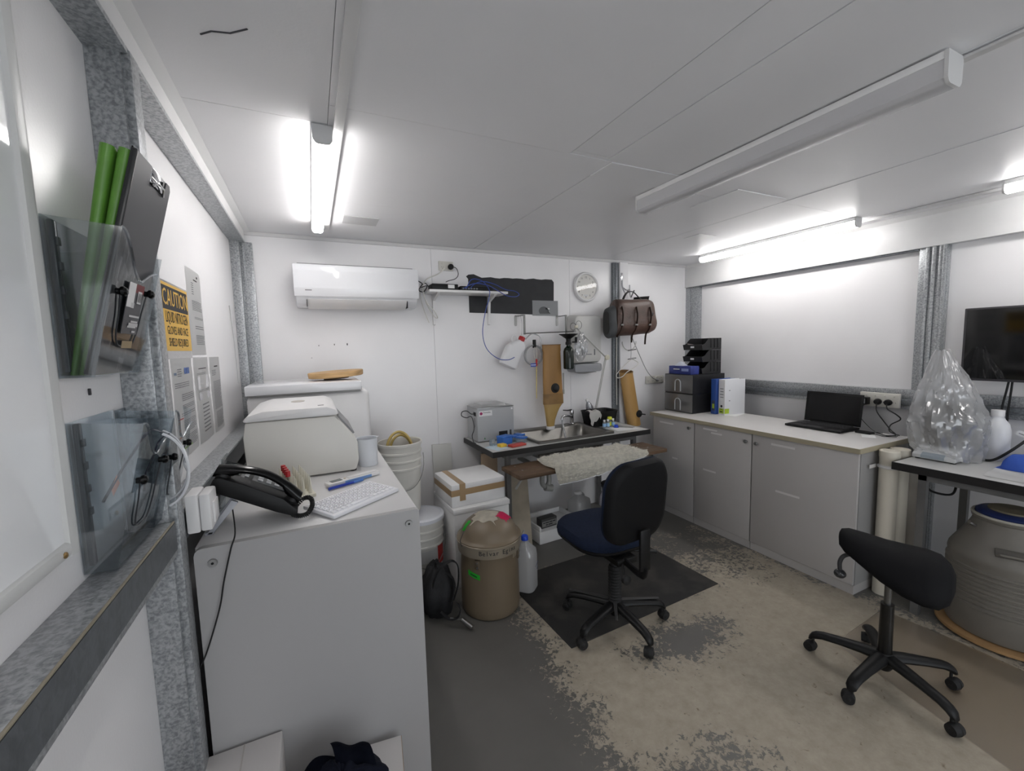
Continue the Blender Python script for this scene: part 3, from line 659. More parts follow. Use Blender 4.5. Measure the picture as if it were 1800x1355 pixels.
# handset: arched bar with two cups
hs = []
for i in range(17):
    u = i/16; x = -.268+.255*u; z = .060+.034*math.sin(PI*u); w = .024-.005*math.sin(PI*u); h = .014-.002*math.sin(PI*u)
    if u < .2 or u > .8: z -= .004; h += .006
    hs.append([(x, -.055+w*math.cos(a), z+h*math.sin(a)) for a in [2*PI*k/14 for k in range(14)]])
MB().rings(hs).build('handset', 'black_gloss', PH)
MB().lathe([(.022, 0), (.024, .008), (.020, .018)], (-.245, -.055, .042), 18).lathe([(.022, 0), (.024, .008), (.020, .018)], (-.032, -.055, .036), 18).build('handset_cup', 'black_plastic', PH)
WF = PH
for yy in (1.515, 1.64):
    MB().prism([(-.325, yy, 1.001), (-.308, yy, 1.001), (-.235, yy, 1.088), (-.252, yy, 1.098)], (0, .014, 0), bev=.002).build('foot', mat('pale_foot', (176, 178, 184), .3), PH, w=True)
MB().box(-.326, -.306, 1.515, 1.654, 1.0005, 1.008).build('foot_bar', 'pale_foot', PH, w=True)
coil = []
axis = spline([(-.090, 1.515, 1.022), (-.068, 1.500, 1.018), (-.044, 1.506, 1.020), (-.03, 1.532, 1.035), (-.035, 1.557, 1.052), (-.055, 1.572, 1.050), (-.078, 1.557, 1.035)], 26)
for i, p in enumerate(axis):
    t_ = (axis[min(i+1, len(axis)-1)]-axis[max(i-1, 0)]).normalized(); a_ = t_.orthogonal().normalized(); b_ = t_.cross(a_); ph = i*1.25
    coil.append(p+(a_*math.cos(ph)+b_*math.sin(ph))*.0062)
MB().tube(coil, .0026, 5).build('coiled_cord', 'black_rubber', PH, w=True)
tag(MB().tube(spline([(-.255, 1.54, 1.06), (-.236, 1.43, 1.025), (-.245, 1.401, .99), (-.268, 1.400, .90), (-.285, 1.399, .82), (-.325, 1.399, .70), (-.352, 1.399, .645), (-.356, 1.404, .60)], 6), .0022, 6).build('telephone_cable', 'black_rubber'), 'thin black cable hanging down the cabinet end from the telephone', 'cable')
AS = tag(MB().prism([(-.322, 1.70, 1.001), (-.30, 1.70, 1.001), (-.235, 1.70, 1.16), (-.30, 1.70, 1.19)], (0, .003, 0)).prism([(-.322, 1.70, 1.001), (-.318, 1.70, 1.001), (-.297, 1.70, 1.19), (-.301, 1.70, 1.19)], (0, .10, 0)).build('acrylic_stand', 'smoke_acrylic'), 'smoky acrylic card stand behind the telephone', 'stand')

# --- test tube rack with red-capped tubes
TRK = thing('tube_rack', 'cream plastic rack of pointed pegs beside the telephone', 'rack', (-.092, 1.835, 1.0005), .2)
mat('rack_cream', (212, 208, 192), .45)
MB().box(-.052, .052, -.118, .118, 0, .012, bev=.002).build('base', 'rack_cream', TRK)
for i in range(4):
    for j in range(7):
        if i == 0 and j < 4: continue
        MB().cyl((-.036+i*.024, -.10+j*.033, .012), (-.036+i*.024, -.10+j*.033, .078), .0075, .002, 8).build('peg', 'rack_cream', TRK)
for k, (lx, ly) in enumerate(((-.036, -.001), (-.036, -.034), (-.036, -.067), (-.036, -.100))):
    p = WM['tube_rack'] @ Vector((lx+.0, ly, .0125))
    t = thing('blood_tube', 'red-capped glass tube, %s in the row on the rack' % ['farthest', 'second farthest', 'second nearest', 'nearest'][k], 'tube', p, 0, 'red-capped tubes in the rack')
    MB().lathe([(.0001, 0), (.0055, .003), (.0062, .010), (.0062, .080)], seg=12, cap=False).build('glass', film('tube_glass', (232, 228, 220), gloss=.5), t)
    MB().lathe([(.0064, .020), (.0064, .050)], seg=12, cap=False).build('label', 'paper', t)
    MB().lathe([(.0085, .078), (.0085, .096), (.0078, .099), (.0001, .099)], seg=14).build('cap', 'red_plastic', t)
# --- keyboard
KB = thing('keyboard', 'small white keyboard at the front of the cabinet', 'keyboard', M=Matrix.Translation((.105, 1.600, 1.0062)) @ Matrix.Rotation(.63, 4, 'Z') @ Matrix.Rotation(.05, 4, 'X'))
MB().box(-.148, .148, -.078, .078, 0, .013, bev=.003).build('case', mat('kb_white', (232, 232, 236), .4), KB)
mat('keycap', (238, 238, 242), .45)
kmesh = None
for r_ in range(6):
    n = 14; off = (0, .004, .006, .008, .011, 0)[r_]
    for c_ in range(n):
        x0 = -.138+c_*.0197; y0 = .060-r_*.0215; ob = None
        if r_ == 5 and 4 <= c_ <= 7:
            if c_ != 4: continue
            ob = MB().box(x0, x0+.0197*4-.0035, y0-.016, y0, .0135, .0175, bev=.0012, seg=1).build('spacebar', 'keycap', KB); continue
        if kmesh is None:
            ob = MB().box(0, .0165, -.0165, 0, .0135, .0175, bev=.0012, seg=1).build('key', 'keycap', KB); ob.location = (x0, y0, 0); kmesh = ob.data
        else:
            ob = bpy.data.objects.new('key', kmesh); COL.objects.link(ob); ob.parent = KB; ob.location = (x0, y0, 0)
MB_l = MB()
for r_ in range(5):
    for c_ in range(14):
        x0 = -.138+c_*.0197+.005; y0 = .060-r_*.0215-.006; MB_l.box(x0, x0+.004, y0-.005, y0, .01755, .01765)
o = MB_l.build('key_print', 'ink_grey', KB, smooth=False); o['kind'] = 'stuff'
# --- hand-held tester and pen
TS = thing('handheld_tester', 'white and blue handheld tester behind the keyboard', 'meter', (.128, 1.86, 1.0), .42)
MB().box(-.118, .112, -.022, .022, .004, .020, bev=.005).build('body', 'white_plastic', TS)
MB().box(-.10, -.055, -.013, .013, .020, .0215, bev=.0005).build('display', mat('lcd_grey', (120, 124, 124), .2), TS)
MB().box(-.05, .07, -.0225, -.019, .004, .016, bev=.001).build('blue_band', mat('tester_blue', (110, 150, 205), .4), TS)
MB().box(-.03, .10, -.016, .012, .020, .023, bev=.002).build('battery_cover', 'white_plastic', TS)
for x in (-.02, .0): MB().lathe([(.005, 0), (.005, .002), (.0001, .0025)], (x-.02, 0, .020), 12).build('button', mat('btn_tan', (190, 176, 150), .5), TS)
PN = thing('ballpoint_pen', 'blue ballpoint pen lying before the tester', 'pen', (.095, 1.80, 1.008), .42)
MB().cyl((-.075, 0, 0), (.03, 0, 0), .0062, .0055, 12).build('barrel', mat('pen_blue', (30, 62, 170), .3), PN)
MB().cyl((.03, 0, 0), (.072, 0, 0), .0058, .005, 12).build('cap', mat('pen_pale', (86, 130, 205), .3), PN)
# --- beaker
BK = thing('plastic_beaker', 'translucent white plastic beaker beside the centrifuge', 'beaker', (.212, 2.09, 1.0))
MB().lathe([(.042, 0), (.044, .002), (.047, .128), (.050, .132), (.0475, .131), (.044, .004)], seg=28).build('cup', mat('milky', (216, 219, 224), .35), BK)
MB().prism([(.043, -.008, .128), (.056, 0, .132), (.043, .008, .128), (.040, 0, .120)], (0, 0, .003)).build('spout', 'milky', BK)
# --- centrifuge
CF = thing('centrifuge', 'white bench centrifuge with rounded lid', 'centrifuge', (-.05, 2.25, 1.0))
prof = [(-.27, 1.006), (.150, 1.006), (.165, 1.05), (.165, 1.135), (.140, 1.175), (.075, 1.262), (-.265, 1.262), (-.275, 1.20)]
MB().prism([(x, 2.005, z) for x, z in prof], (0, .50, 0), bev=.008).build('body', 'cream_plastic', CF, w=True)
lid = [(-.268, 1.264), (.082, 1.264), (.092, 1.272), (.082, 1.290), (.045, 1.306), (-.20, 1.306), (-.255, 1.290), (-.272, 1.272)]
ld = MB().prism([(x, 2.0, z) for x, z in lid], (0, .51, 0), bev=.007).build('lid', 'white_plastic', CF, w=True)
MB().lathe([(.030, 0), (.030, .001), (.0001, .0012)], (-.075, 2.30, 1.306), 24, sy=1.4).build('lid_window', mat('window_tan', (176, 168, 158), .3), ld, w=True)
MB().box(.01, .035, 2.06, 2.075, 1.305, 1.3068).build('badge', 'dark_grey', ld, w=True)
MB().prism([(.152, 2.08, 1.160), (.0905, 2.08, 1.244), (.096, 2.08, 1.249), (.158, 2.08, 1.165)], (0, .36, 0)).build('control_panel', mat('panel_grey', (128, 128, 130), .4), CF, w=True)
for k in range(3): MB().box(.1655, .1675, 2.10+k*.1, 2.16+k*.1, 1.09, 1.12, bev=.001).build('vent', 'dark_grey', CF, w=True)
for x in (-.25, .14):
    for y in (2.03, 2.48): MB().cyl((x, y, 1.0008), (x, y, 1.008), .014, .014, 12).build('foot', 'black_rubber', CF, w=True)
# --- incubator behind it
IN = thing('incubator', 'large white bench incubator behind the centrifuge', 'incubator', (-.02, 2.92, 1.0))
MB().box(-.335, .300, 2.66, 3.17, 1.008, 1.308, bev=.025, seg=3).build('body', 'white_plastic', IN, w=True)
MB().box(-.338, .256, 2.64, 3.17, 1.314, 1.366, bev=.006).build('lid', 'gloss_white', IN, w=True)
MB().box(-.33, .25, 2.652, 3.165, 1.305, 1.315).build('gasket', mat('gasket', (150, 150, 148), .6), IN, w=True)
MB().box(.301, .307, 2.75, 2.80, 1.19, 1.26, bev=.002).build('latch', 'cream_plastic', IN, w=True)
for x in (-.29, .26):
    for y in (2.72, 3.12): MB().cyl((x, y, 1.0008), (x, y, 1.01), .018, .018, 12).build('foot', 'black_rubber', IN, w=True)
WD = thing('wooden_disc', 'round wooden disc lying on the white incubator', 'disc', M=Matrix.Translation((.135, 2.93, 1.382)) @ Matrix.Rotation(-.045, 4, 'Y'))
MB().lathe([(.155, 0), (.163, .003), (.165, .030), (.163, .034), (.0001, .034)], seg=48).build('disc', mat('ply', (196, 160, 112), .55, var=.15, vscale=10, stretch=(1, 1, 12)), WD)
MB().lathe([(.075, -.012), (.075, 0)], seg=24).build('underside_hub', mat('ply_dark', (120, 95, 66), .6), WD)
# cable loops behind the centrifuge
tag(MB().tube(spline([(-.30, 2.0, 1.02), (-.315, 2.06, 1.035), (-.335, 2.1, 1.025), (-.30, 2.12, 1.012), (-.29, 2.05, 1.008), (-.33, 1.98, 1.01), (-.335, 1.85, 1.006), (-.325, 1.75, 1.006)], 6), .004, 6).build('power_cable', 'black_rubber'), 'black power cable looped beside the centrifuge foot', 'cable')
# ================================================================ BACK WALL
# --- air conditioner
AC = thing('air_conditioner', 'white split air conditioner high on the back wall', 'air conditioner', (.33, YB, 1.84))
pf = [(YB-.002, 1.842), (YB-.10, 1.840), (YB-.135, 1.845), (YB-.165, 1.862), (YB-.185, 1.885), (YB-.198, 1.915), (YB-.205, 1.96), (YB-.205, 2.07), (YB-.198, 2.105), (YB-.18, 2.118), (YB-.002, 2.120)]
MB().prism([(-.068, y, z) for y, z in pf], (.788, 0, 0), bev=.006).build('case', 'gloss_white', AC, w=True)
fpn = [(YB-.199, 1.908), (YB-.207, 1.96), (YB-.207, 2.07), (YB-.200, 2.107), (YB-.205, 2.110), (YB-.212, 2.07), (YB-.212, 1.958), (YB-.204, 1.905)]
MB().prism([(-.076, y, z) for y, z in fpn], (.804, 0, 0), bev=.0015).build('front_panel', 'gloss_white', AC, w=True)
fl = MB().prism([(.0, YB-.120, 1.834), (.0, YB-.170, 1.858), (.0, YB-.192, 1.890), (.0, YB-.196, 1.888), (.0, YB-.174, 1.853), (.0, YB-.121, 1.830)], (.642, 0, 0)).build('air_flap', 'white_plastic', AC, w=True)
for x in (-.006, .646): MB().box(x-.0015, x+.0015, YB-.197, YB-.13, 1.838, 1.886).build('flap_gap', 'dark_grey', AC, w=True)
MB().box(-.05, .70, YB-.16, YB-.02, 2.1205, 2.124).build('top_grille', mat('grille', (120, 122, 124), .5), AC, w=True)
MB().box(-.012, .028, YB-.2128, YB-.2118, 1.9415, 1.9465).build('maker_mark', 'ink_grey', AC, w=True)
# --- double outlet above shelf
def outlet(label, x0, x1, z0, z1, n=2, depth=.012):
    t = thing('power_outlet', label, 'power outlet', ((x0+x1)/2, YB, z0))
    pl = MB().box(x0, x1, YB-depth, YB-.0005, z0, z1, bev=.003).build('plate', mat('outlet_cream', (206, 204, 196), .4), t, w=True)
    for k in range(n):
        cx = x0+(x1-x0)*(k+.5)/n; cz = (z0+z1)/2-.008
        for dx, an in ((-.007, .5), (.007, -.5), (0, 0)):
            MB().box(-.001, .001, YB-depth-.0006, YB-depth+.0004, -.004, .004, M=Matrix.Translation((cx+dx, 0, cz-(.010 if dx == 0 else 0))) @ Matrix.Rotation(an, 4, 'Y')).build('pin_slot', 'ink', pl, w=True)
        MB().box(cx-.005, cx+.005, YB-depth-.003, YB-depth+.001, z1-.024, z1-.012, bev=.001).build('rocker', 'outlet_cream', pl, w=True)
    return t
outlet('cream double outlet above the small white shelf', .939, 1.057, 2.149, 2.222)
outlet('cream outlet on the back wall beside the black drawers', 3.048, 3.287, 1.128, 1.204, 4)
PG = thing('plug', 'round black plug in the outlet above the shelf', 'plug', (1.032, YB-.013, 2.178))
MB().lathe([(.019, 0), (.022, .004), (.022, .022), (.017, .032), (.0001, .034)], seg=24, M=Matrix.Translation((1.032, YB-.016, 2.178)) @ Matrix.Rotation(PI/2, 4, 'X')).build('body', 'black_plastic', PG, w=True)
MB().tube(spline([(1.045, YB-.04, 2.178), (1.075, YB-.04, 2.165), (1.085, YB-.045, 2.12), (1.06, YB-.05, 2.085), (1.0, YB-.06, 2.065), (.975, YB-.07, 2.053)], 6), .0028, 6).build('cord', 'black_rubber', PG, w=True)
# --- wall shelf with modems
SH = thing('wall_shelf', 'small white wall shelf holding black modems', 'shelf', (1.13, YB, 1.95))
MB().box(.81, 1.443, YB-.20, YB-.003, 1.960, 1.978, bev=.002).build('board', 'white_plastic', SH, w=True)
for x in (.885, 1.350):
    MB().prism([(x-.009, YB-.003, 1.960), (x-.009, YB-.17, 1.960), (x-.009, YB-.17, 1.955), (x-.009, YB-.035, 1.91), (x-.009, YB-.013, 1.73), (x-.009, YB-.003, 1.725)], (.018, 0, 0)).build('bracket', 'white_plastic', SH, w=True)
MO = thing('modem', 'black modem on the left half of the shelf', 'modem', (.93, YB-.10, 1.979))
MB().box(.835, 1.035, YB-.185, YB-.06, 1.9785, 2.022, bev=.004).build('case', 'black_plastic', MO, w=True)
MB().box(.955, 1.005, YB-.1875, YB-.185, 1.99, 2.016).build('sticker', 'paper', MO, w=True)
RO = thing('router', 'flat black router on the right half of the shelf', 'router', (1.19, YB-.10, 1.979))
MB().box(1.055, 1.32, YB-.18, YB-.05, 1.9785, 2.012, bev=.004).build('case', 'black_plastic', RO, w=True)
for k in range(6): MB().box(1.07+k*.022, 1.084+k*.022, YB-.1815, YB-.18, 1.988, 2.0).build('port', mat('port_grey', (110, 114, 120), .4), RO, w=True)
mat('cable_blue', (46, 72, 150), .45)
tag(MB().tube(spline([(1.08, YB-.184, 1.994), (1.16, YB-.205, 2.03), (1.26, YB-.21, 2.02), (1.34, YB-.215, 1.985), (1.42, YB-.215, 1.945), (1.50, YB-.21, 1.938), (1.535, YB-.21, 1.958), (1.50, YB-.205, 1.982), (1.42, YB-.205, 1.992), (1.33, YB-.20, 2.03), (1.24, YB-.19, 2.05), (1.17, YB-.186, 2.03), (1.13, YB-.184, 1.995)], 8), .0033, 6).build('network_cable', 'cable_blue'), 'blue network cable looping off the shelf end', 'cable')
tag(MB().tube(spline([(1.10, YB-.184, 1.994), (1.14, YB-.20, 2.06), (1.22, YB-.21, 2.05), (1.275, YB-.21, 1.99), (1.275, YB-.212, 1.93), (1.235, YB-.21, 1.80), (1.215, YB-.20, 1.65), (1.25, YB-.19, 1.53), (1.34, YB-.19, 1.452), (1.43, YB-.19, 1.436), (1.49, YB-.19, 1.455)], 8), .0033, 6).build('network_cable', 'cable_blue'), 'blue network cable hanging from shelf toward the white jerry can', 'cable')
mat('cable_white', (214, 212, 206), .5)
tag(MB().tube(spline([(.985, YB-.02, 2.165), (.93, YB-.03, 2.12), (.83, YB-.06, 2.07), (.785, YB-.10, 2.0), (.80, YB-.12, 1.90), (.87, YB-.10, 1.82), (.90, YB-.06, 1.78), (.875, YB-.06, 1.79), (.82, YB-.08, 1.87), (.795, YB-.09, 1.95), (.80, YB-.09, 1.99)], 8), .004, 6).tube(spline([(.785, YB-.08, 2.02), (.77, YB-.08, 1.95), (.79, YB-.07, 1.85), (.83, YB-.04, 1.76), (.84, YB-.03, 1.745)], 6), .0035, 6).build('power_cable', 'cable_white'), 'white cable bundle hanging beside the air conditioner', 'cable')
tag(MB().tube(spline([(.735, YB-.08, 2.06), (.78, YB-.10, 2.03), (.765, YB-.11, 2.0), (.82, YB-.09, 2.015), (.79, YB-.10, 1.97), (.76, YB-.08, 1.985), (.81, YB-.06, 2.04), (.842, YB-.08, 2.0)], 6), .0035, 6).build('tangled_cable', 'black_rubber'), 'tangled black cables between air conditioner and shelf', 'cable')
# --- black painted panel and grey card
o = MB()
pts = [(1.183, 1.826), (1.979, 1.812), (1.985, 2.10), (1.965, 2.122)] + [(1.94-.04*k, 2.122+.003*math.sin(k*1.9)+.002*math.sin(k*5.1)-.0006*k) for k in range(17)] + [(1.23, 2.135), (1.185, 2.130), (1.165, 2.115), (1.182, 2.095), (1.183, 2.0)]
tag(o.prism([(x, YB-.0035, z) for x, z in pts], (0, .003, 0)).build('chalk_panel', mat('chalk_black', (36, 37, 40), .6, var=.12, vscale=14)), 'black painted rectangle on the back wall', 'panel')
GC = thing('grey_card', 'grey card with dark printed shape under the black rectangle', 'card', (1.89, YB-.005, 1.81))
MB().box(1.763, 2.022, YB-.0065, YB-.0045, 1.806, 1.937).build('card', mat('card_mid', (138, 140, 142), .5), GC, w=True)
MB().prism([(1.835+.0, YB-.0072, 1.822)] + [(1.875-.05*math.cos(a), YB-.0072, 1.845+.04*math.sin(a)) for a in [PI*k/8 for k in range(9)]] + [(1.945, YB-.0072, 1.822)], (0, .0006, 0)).build('printed_shape', mat('card_dark', (84, 86, 88), .5), GC, w=True)
MB().box(1.895, 1.935, YB-.0072, YB-.0066, 1.86, 1.872).box(1.915, 1.935, YB-.0072, YB-.0066, 1.834, 1.843).build('printed_marks', 'paper', GC, w=True)
# --- clock
CK = thing('wall_clock', 'round white wall clock on the back wall', 'clock', (2.322, YB, 2.068))
Mc = Matrix.Translation((2.322, YB-.002, 2.068)) @ Matrix.Rotation(PI/2, 4, 'X')
MB().lathe([(.134, 0), (.137, .012), (.134, .026), (.126, .033), (.116, .030), (.113, .020), (.113, .012)], seg=56, M=Mc, cap=False).build('rim', 'white_plastic', CK, w=True)
fc = MB().lathe([(.114, .008), (.114, .012), (.0001, .0121)], seg=56, M=Mc).build('dial', mat('dial', (236, 234, 228), .6), CK, w=True)
for h in range(1, 13):
    a = h*PI/6; lettering(str(h), .024, frame_M((2.322+.088*math.sin(a), YB-.0146, 2.068+.088*math.cos(a)), (1, 0, 0), (0, 0, 1)), 'ink', fc, name='numeral')
def hand(a, l, w_): 
    d = Vector((math.sin(a), 0, math.cos(a))); n_ = Vector((d.z, 0, -d.x)); c_ = Vector((2.322, YB-.018, 2.068))
    return MB().prism([c_-d*.02-n_*w_, c_+d*l-n_*w_*.5, c_+d*l+n_*w_*.5, c_-d*.02+n_*w_], (0, .001, 0))
hand(4.45, .055, .002).build('hour_hand', 'ink_grey', CK, w=True)
hand(1.28, .09, .0015).build('minute_hand', 'ink_grey', CK, w=True)
MB().lathe([(.112, .024), (.0001, .0245)], seg=40, M=Mc, cap=False).build('glass', film('clock_glass', (250, 250, 250), gloss=.05), CK, w=True)
MB().box(2.295, 2.345, YB-.0148, YB-.0142, 1.985, 2.0).build('brand_panel', 'paper', fc, w=True)
# --- hanging bracket rack
HR = thing('hook_rack', 'steel hook rack on the back wall over the sink', 'rack', (1.81, YB, 1.65))
mat('rack_steel', (128, 128, 126), .35, metal=.7)
for x in (1.600, 2.012):
    MB().prism([(p[0]+x, YB-.0005, p[1]+1.760) for p in rrect(.022, .09, .0108, 4)], (0, -.004, 0)).build('wall_plate', mat('plate_pale', (166, 166, 164), .35, metal=.4), HR, w=True)
    MB().box(x-.009, x+.03, YB-.012, YB-.0045, 1.798, 1.806).box(x+.018, x+.036, YB-.11, YB-.006, 1.798, 1.804).box(x+.018, x+.036, YB-.114, YB-.108, 1.640, 1.806).build('arm', 'rack_steel', HR, w=True)
MB().cyl((1.62, YB-.112, 1.648), (2.05, YB-.112, 1.660), .005, .005, 8).build('rail', 'rack_steel', HR, w=True)
MB().box(2.028, 2.046, YB-.25, YB-.112, 1.652, 1.664).build('rail', 'rack_steel', HR, w=True)
# --- white jerry can hung by its neck
JM = frame_M((1.515, YB-.105, 1.49), (.906, 0, -.423), (.423, 0, .906))
JC = thing('jerry_can', 'white plastic jerry can with red cap hanging on the rack', 'jerry can', M=JM)
rs = []
for y, w_, d_ in ((-.125, .12, .07), (-.118, .145, .088), (-.10, .155, .095), (.03, .155, .095), (.075, .135, .085), (.105, .085, .06), (.122, .05, .045)):
    off = .018 if y > .07 else 0
    rs.append([(p[0]+off+(.012 if y > .1 else 0), y, p[1]) for p in rrect(w_, d_, min(w_, d_)*.35, 5)])
MB().rings(rs).build('body', mat('hdpe', (224, 224, 226), .4), JC)
MB().lathe([(.026, 0), (.028, .004), (.028, .034), (.024, .040), (.0001, .040)], seg=22, M=Matrix.Translation((.030, .118, 0)) @ Matrix.Rotation(-PI/2, 4, 'X')).build('cap', 'red_plastic', JC)
MB().tube(spline([(-.045, .09, 0), (-.055, .125, 0), (-.03, .14, 0), (.0, .12, 0)], 5), .007, 8).build('handle', 'hdpe', JC)
MB().tube(spline([(1.60, YB-.108, 1.635), (1.605, YB-.11, 1.72), (1.612, YB-.08, 1.80), (1.632, YB-.08, 1.81), (1.64, YB-.10, 1.78)], 5), .0015, 5).build('hanging_wire', 'rack_steel', JC, w=True)
# --- coil of clear tube with a thermometer rod
CT = thing('tubing_coil', 'coil of clear tubing hanging beside the brown sleeve', 'tubing', (1.70, YB-.12, 1.37))
pts = []
for i in range(3*28+1):
    a = 2*PI*i/28; pts.append((1.703+(.083+.004*math.sin(i*.21))*math.cos(a), YB-.135+.006*(i/28), 1.462+(.083+.004*math.sin(i*.21))*math.sin(a)))
MB().tube(pts, .0065, 8).build('coil', film('tube_milk', (226, 228, 230), gloss=.35, white=.4), CT, w=True)
MB().tube(spline([(1.63, YB-.12, 1.60), (1.69, YB-.125, 1.645), (1.76, YB-.125, 1.62), (1.775, YB-.125, 1.56), (1.765, YB-.13, 1.50)], 6), .005, 8).build('tail', 'tube_milk', CT, w=True)
MB().box(1.695, 1.715, YB-.150, YB-.118, 1.525, 1.595, bev=.004).build('black_clip', 'black_plastic', CT, w=True)
TH = thing('glass_thermometer', 'thin yellow glass rod with red band hanging below the coil', 'thermometer', (1.705, YB-.155, 1.10))
MB().cyl((1.709, YB-.158, 1.39), (1.703, YB-.158, 1.098), .0042, .0036, 8).build('rod', mat('rod_yellow', (206, 186, 110), .25), TH, w=True)
MB().cyl((1.709, YB-.158, 1.372), (1.710, YB-.158, 1.432), .0075, .0075, 10).build('red_band', 'red_plastic', TH, w=True)
MB().tube(spline([(1.700, YB-.155, 1.432), (1.688, YB-.155, 1.49), (1.700, YB-.150, 1.53), (1.716, YB-.155, 1.50), (1.714, YB-.155, 1.435)], 6), .002, 6).build('loop', 'cable_white', TH, w=True)
MB().box(1.652, 1.706, YB-.162, YB-.160, 1.368, 1.398).build('blue_tag', mat('tag_blue', (64, 84, 168), .5), TH, w=True)
MB().box(1.655, 1.703, YB-.1625, YB-.162, 1.381, 1.386).build('tag_print', 'paper', TH, w=True)
# --- brown leather sleeve with funnel end, hanging over the sink
mat('leather_tan', (150, 112, 62), .5, var=.22, vscale=5, bump=.1, bscale=40, stretch=(1, 1, .35)); mat('leather_dark', (112, 78, 38), .55, var=.2, vscale=7)
LS = thing('leather_sleeve', 'tan leather sleeve with funnel tip hanging over the sink', 'sleeve', (1.85, YB-.16, .84))
def flatring(x0, x1, z, d, n=20, y=YB-.165):
    cx, rx = (x0+x1)/2, (x1-x0)/2
    return [(cx+rx*math.copysign(abs(math.cos(a))**.8, math.cos(a)), y+d/2*math.copysign(abs(math.sin(a))**.8, math.sin(a)), z) for a in [2*PI*k/n for k in range(n)]]
MB().rings([flatring(*r) for r in ((1.762, 1.944, 1.547, .035), (1.764, 1.944, 1.52, .04), (1.764, 1.944, 1.50, .045), (1.770, 1.940, 1.49, .05), (1.766, 1.948, 1.30, .055), (1.766, 1.956, 1.12, .06), (1.766, 1.960, 1.055, .06))]).build('sleeve', 'leather_tan', LS, w=True)
MB().rings([flatring(*r) for r in ((1.760, 1.947, 1.545, .039), (1.760, 1.947, 1.551, .039))]).build('top_band', 'leather_dark', LS, w=True)
MB().rings([flatring(*r) for r in ((1.7645, 1.960, 1.13, .063), (1.7645, 1.962, 1.040, .064))]).build('lower_band', mat('leather_mid', (128, 98, 56), .55, var=.25, vscale=9), LS, w=True)
MB().rings([flatring(*r) for r in ((1.769, 1.957, 1.042, .058), (1.776, 1.925, 1.005, .055), (1.782, 1.90, .96, .05), (1.790, 1.875, .90, .045), (1.797, 1.865, .845, .042))]).build('funnel', mat('rubber_tan', (170, 140, 84), .45, var=.1, vscale=6), LS, w=True)
MB().rings([flatring(*r) for r in ((1.792, 1.870, .848, .05), (1.792, 1.870, .822, .05), (1.800, 1.862, .818, .04))]).build('white_collar', 'white_plastic', LS, w=True)
MB().lathe([(.042, 0), (.040, .004), (.028, .006), (.024, .014), (.018, .018), (.0001, .020)], seg=26, M=Matrix.Translation((1.868, YB-.194, 1.178)) @ Matrix.Rotation(PI/2, 4, 'X')).build('valve', 'black_rubber', LS, w=True)
MB().cyl((1.985, YB-.14, 1.30), (1.985, YB-.14, 1.13), .006, .006, 8).cyl((1.985, YB-.14, 1.155), (1.985, YB-.14, 1.115), .009, .009, 8).build('side_tube', mat('tube_grey', (170, 168, 160), .4), LS, w=True)
# --- green bottle with black funnel
GB = thing('green_bottle', 'dark green bottle with a black funnel on the rack', 'bottle', (1.99, YB-.2, 1.34))
MB().lathe([(.040, 0), (.045, .006), (.045, .15), (.038, .175), (.018, .195), (.018, .215)], (1.99, YB-.22, 1.338), 24).build('bottle', mat('bottle_green', (12, 26, 16), .12), GB, w=True)
MB().lathe([(.026, 0), (.026, .02), (.020, .03), (.022, .05), (.062, .078), (.082, .088), (.080, .092), (.0001, .086)], (1.99, YB-.22, 1.545), 26).build('funnel', 'black_plastic', GB, w=True)
MB().box(2.04, 2.075, YB-.225, YB-.20, 1.560, 1.572).box(2.068, 2.078, YB-.225, YB-.20, 1.565, 1.61, bev=.002).build('side_lever', 'black_plastic', GB, w=True)
# --- crumpled clear bag beside the dispenser
PBG = thing('clear_bag', 'crumpled clear plastic bag hanging between bottle and dispenser', 'plastic bag', (2.10, YB-.2, 1.42))
def bagf(u, v):
    a = 2*PI*u; rr = (.018+.042*math.sin(PI*min(v*1.1, 1))**.7)*(1+.18*math.sin(5*a+7*v)+.1*math.sin(9*a-11*v))
    return (2.125+.01*v+rr*math.cos(a)*1.0, YB-.20+rr*math.sin(a)*.7, 1.40+.25*v)
MB().grid(bagf, 28, 16).build('bag', film('bag_thin', (240, 241, 243), gloss=.5, white=.12), PBG, w=True)
# --- paper towel dispenser
PT = thing('towel_dispenser', 'white paper towel dispenser on the back wall', 'dispenser', (2.27, YB, 1.29))
def disp(y, gx, gz): return [(2.268+p[0]*gx, y, 1.592+p[1]*gz) for p in rrect(.30, .43, .045, 5)]
MB().rings([disp(YB-.001, 1.03, 1.02), disp(YB-.04, 1.03, 1.02), disp(YB-.095, 1.0, 1.0), disp(YB-.12, .92, .95), disp(YB-.126, .8, .88)]).build('case', mat('disp_white', (204, 203, 200), .35), PT, w=True)
MB().rings([[(2.268+p[0], y, 1.332+p[1]) for p in rrect(.305*g, .072, .02, 4)] for y, g in ((YB-.002, 1), (YB-.105, 1), (YB-.122, .95), (YB-.126, .85))]).build('grey_base', mat('disp_grey', (150, 152, 156), .4), PT, w=True)
MB().box(2.19, 2.204, YB-.1285, YB-.12, 1.44, 1.52, bev=.003).build('sight_window', mat('slot_grey', (110, 112, 114), .3), PT, w=True)
MB().box(2.325, 2.338, YB-.1285, YB-.12, 1.445, 1.50, bev=.003).build('sight_window', 'slot_grey', PT, w=True)
MB().box(2.24, 2.30, YB-.1275, YB-.1262, 1.450, 1.457).build('maker_mark', 'ink_grey', PT, w=True)
MB().grid(lambda u, v: (2.155+.215*u, YB-.04-.07*v+.004*math.sin(9*u), 1.295-.012*v-.006*math.sin(5*u)), 10, 4, .001).build('towel_sheet', 'paper', PT, w=True)
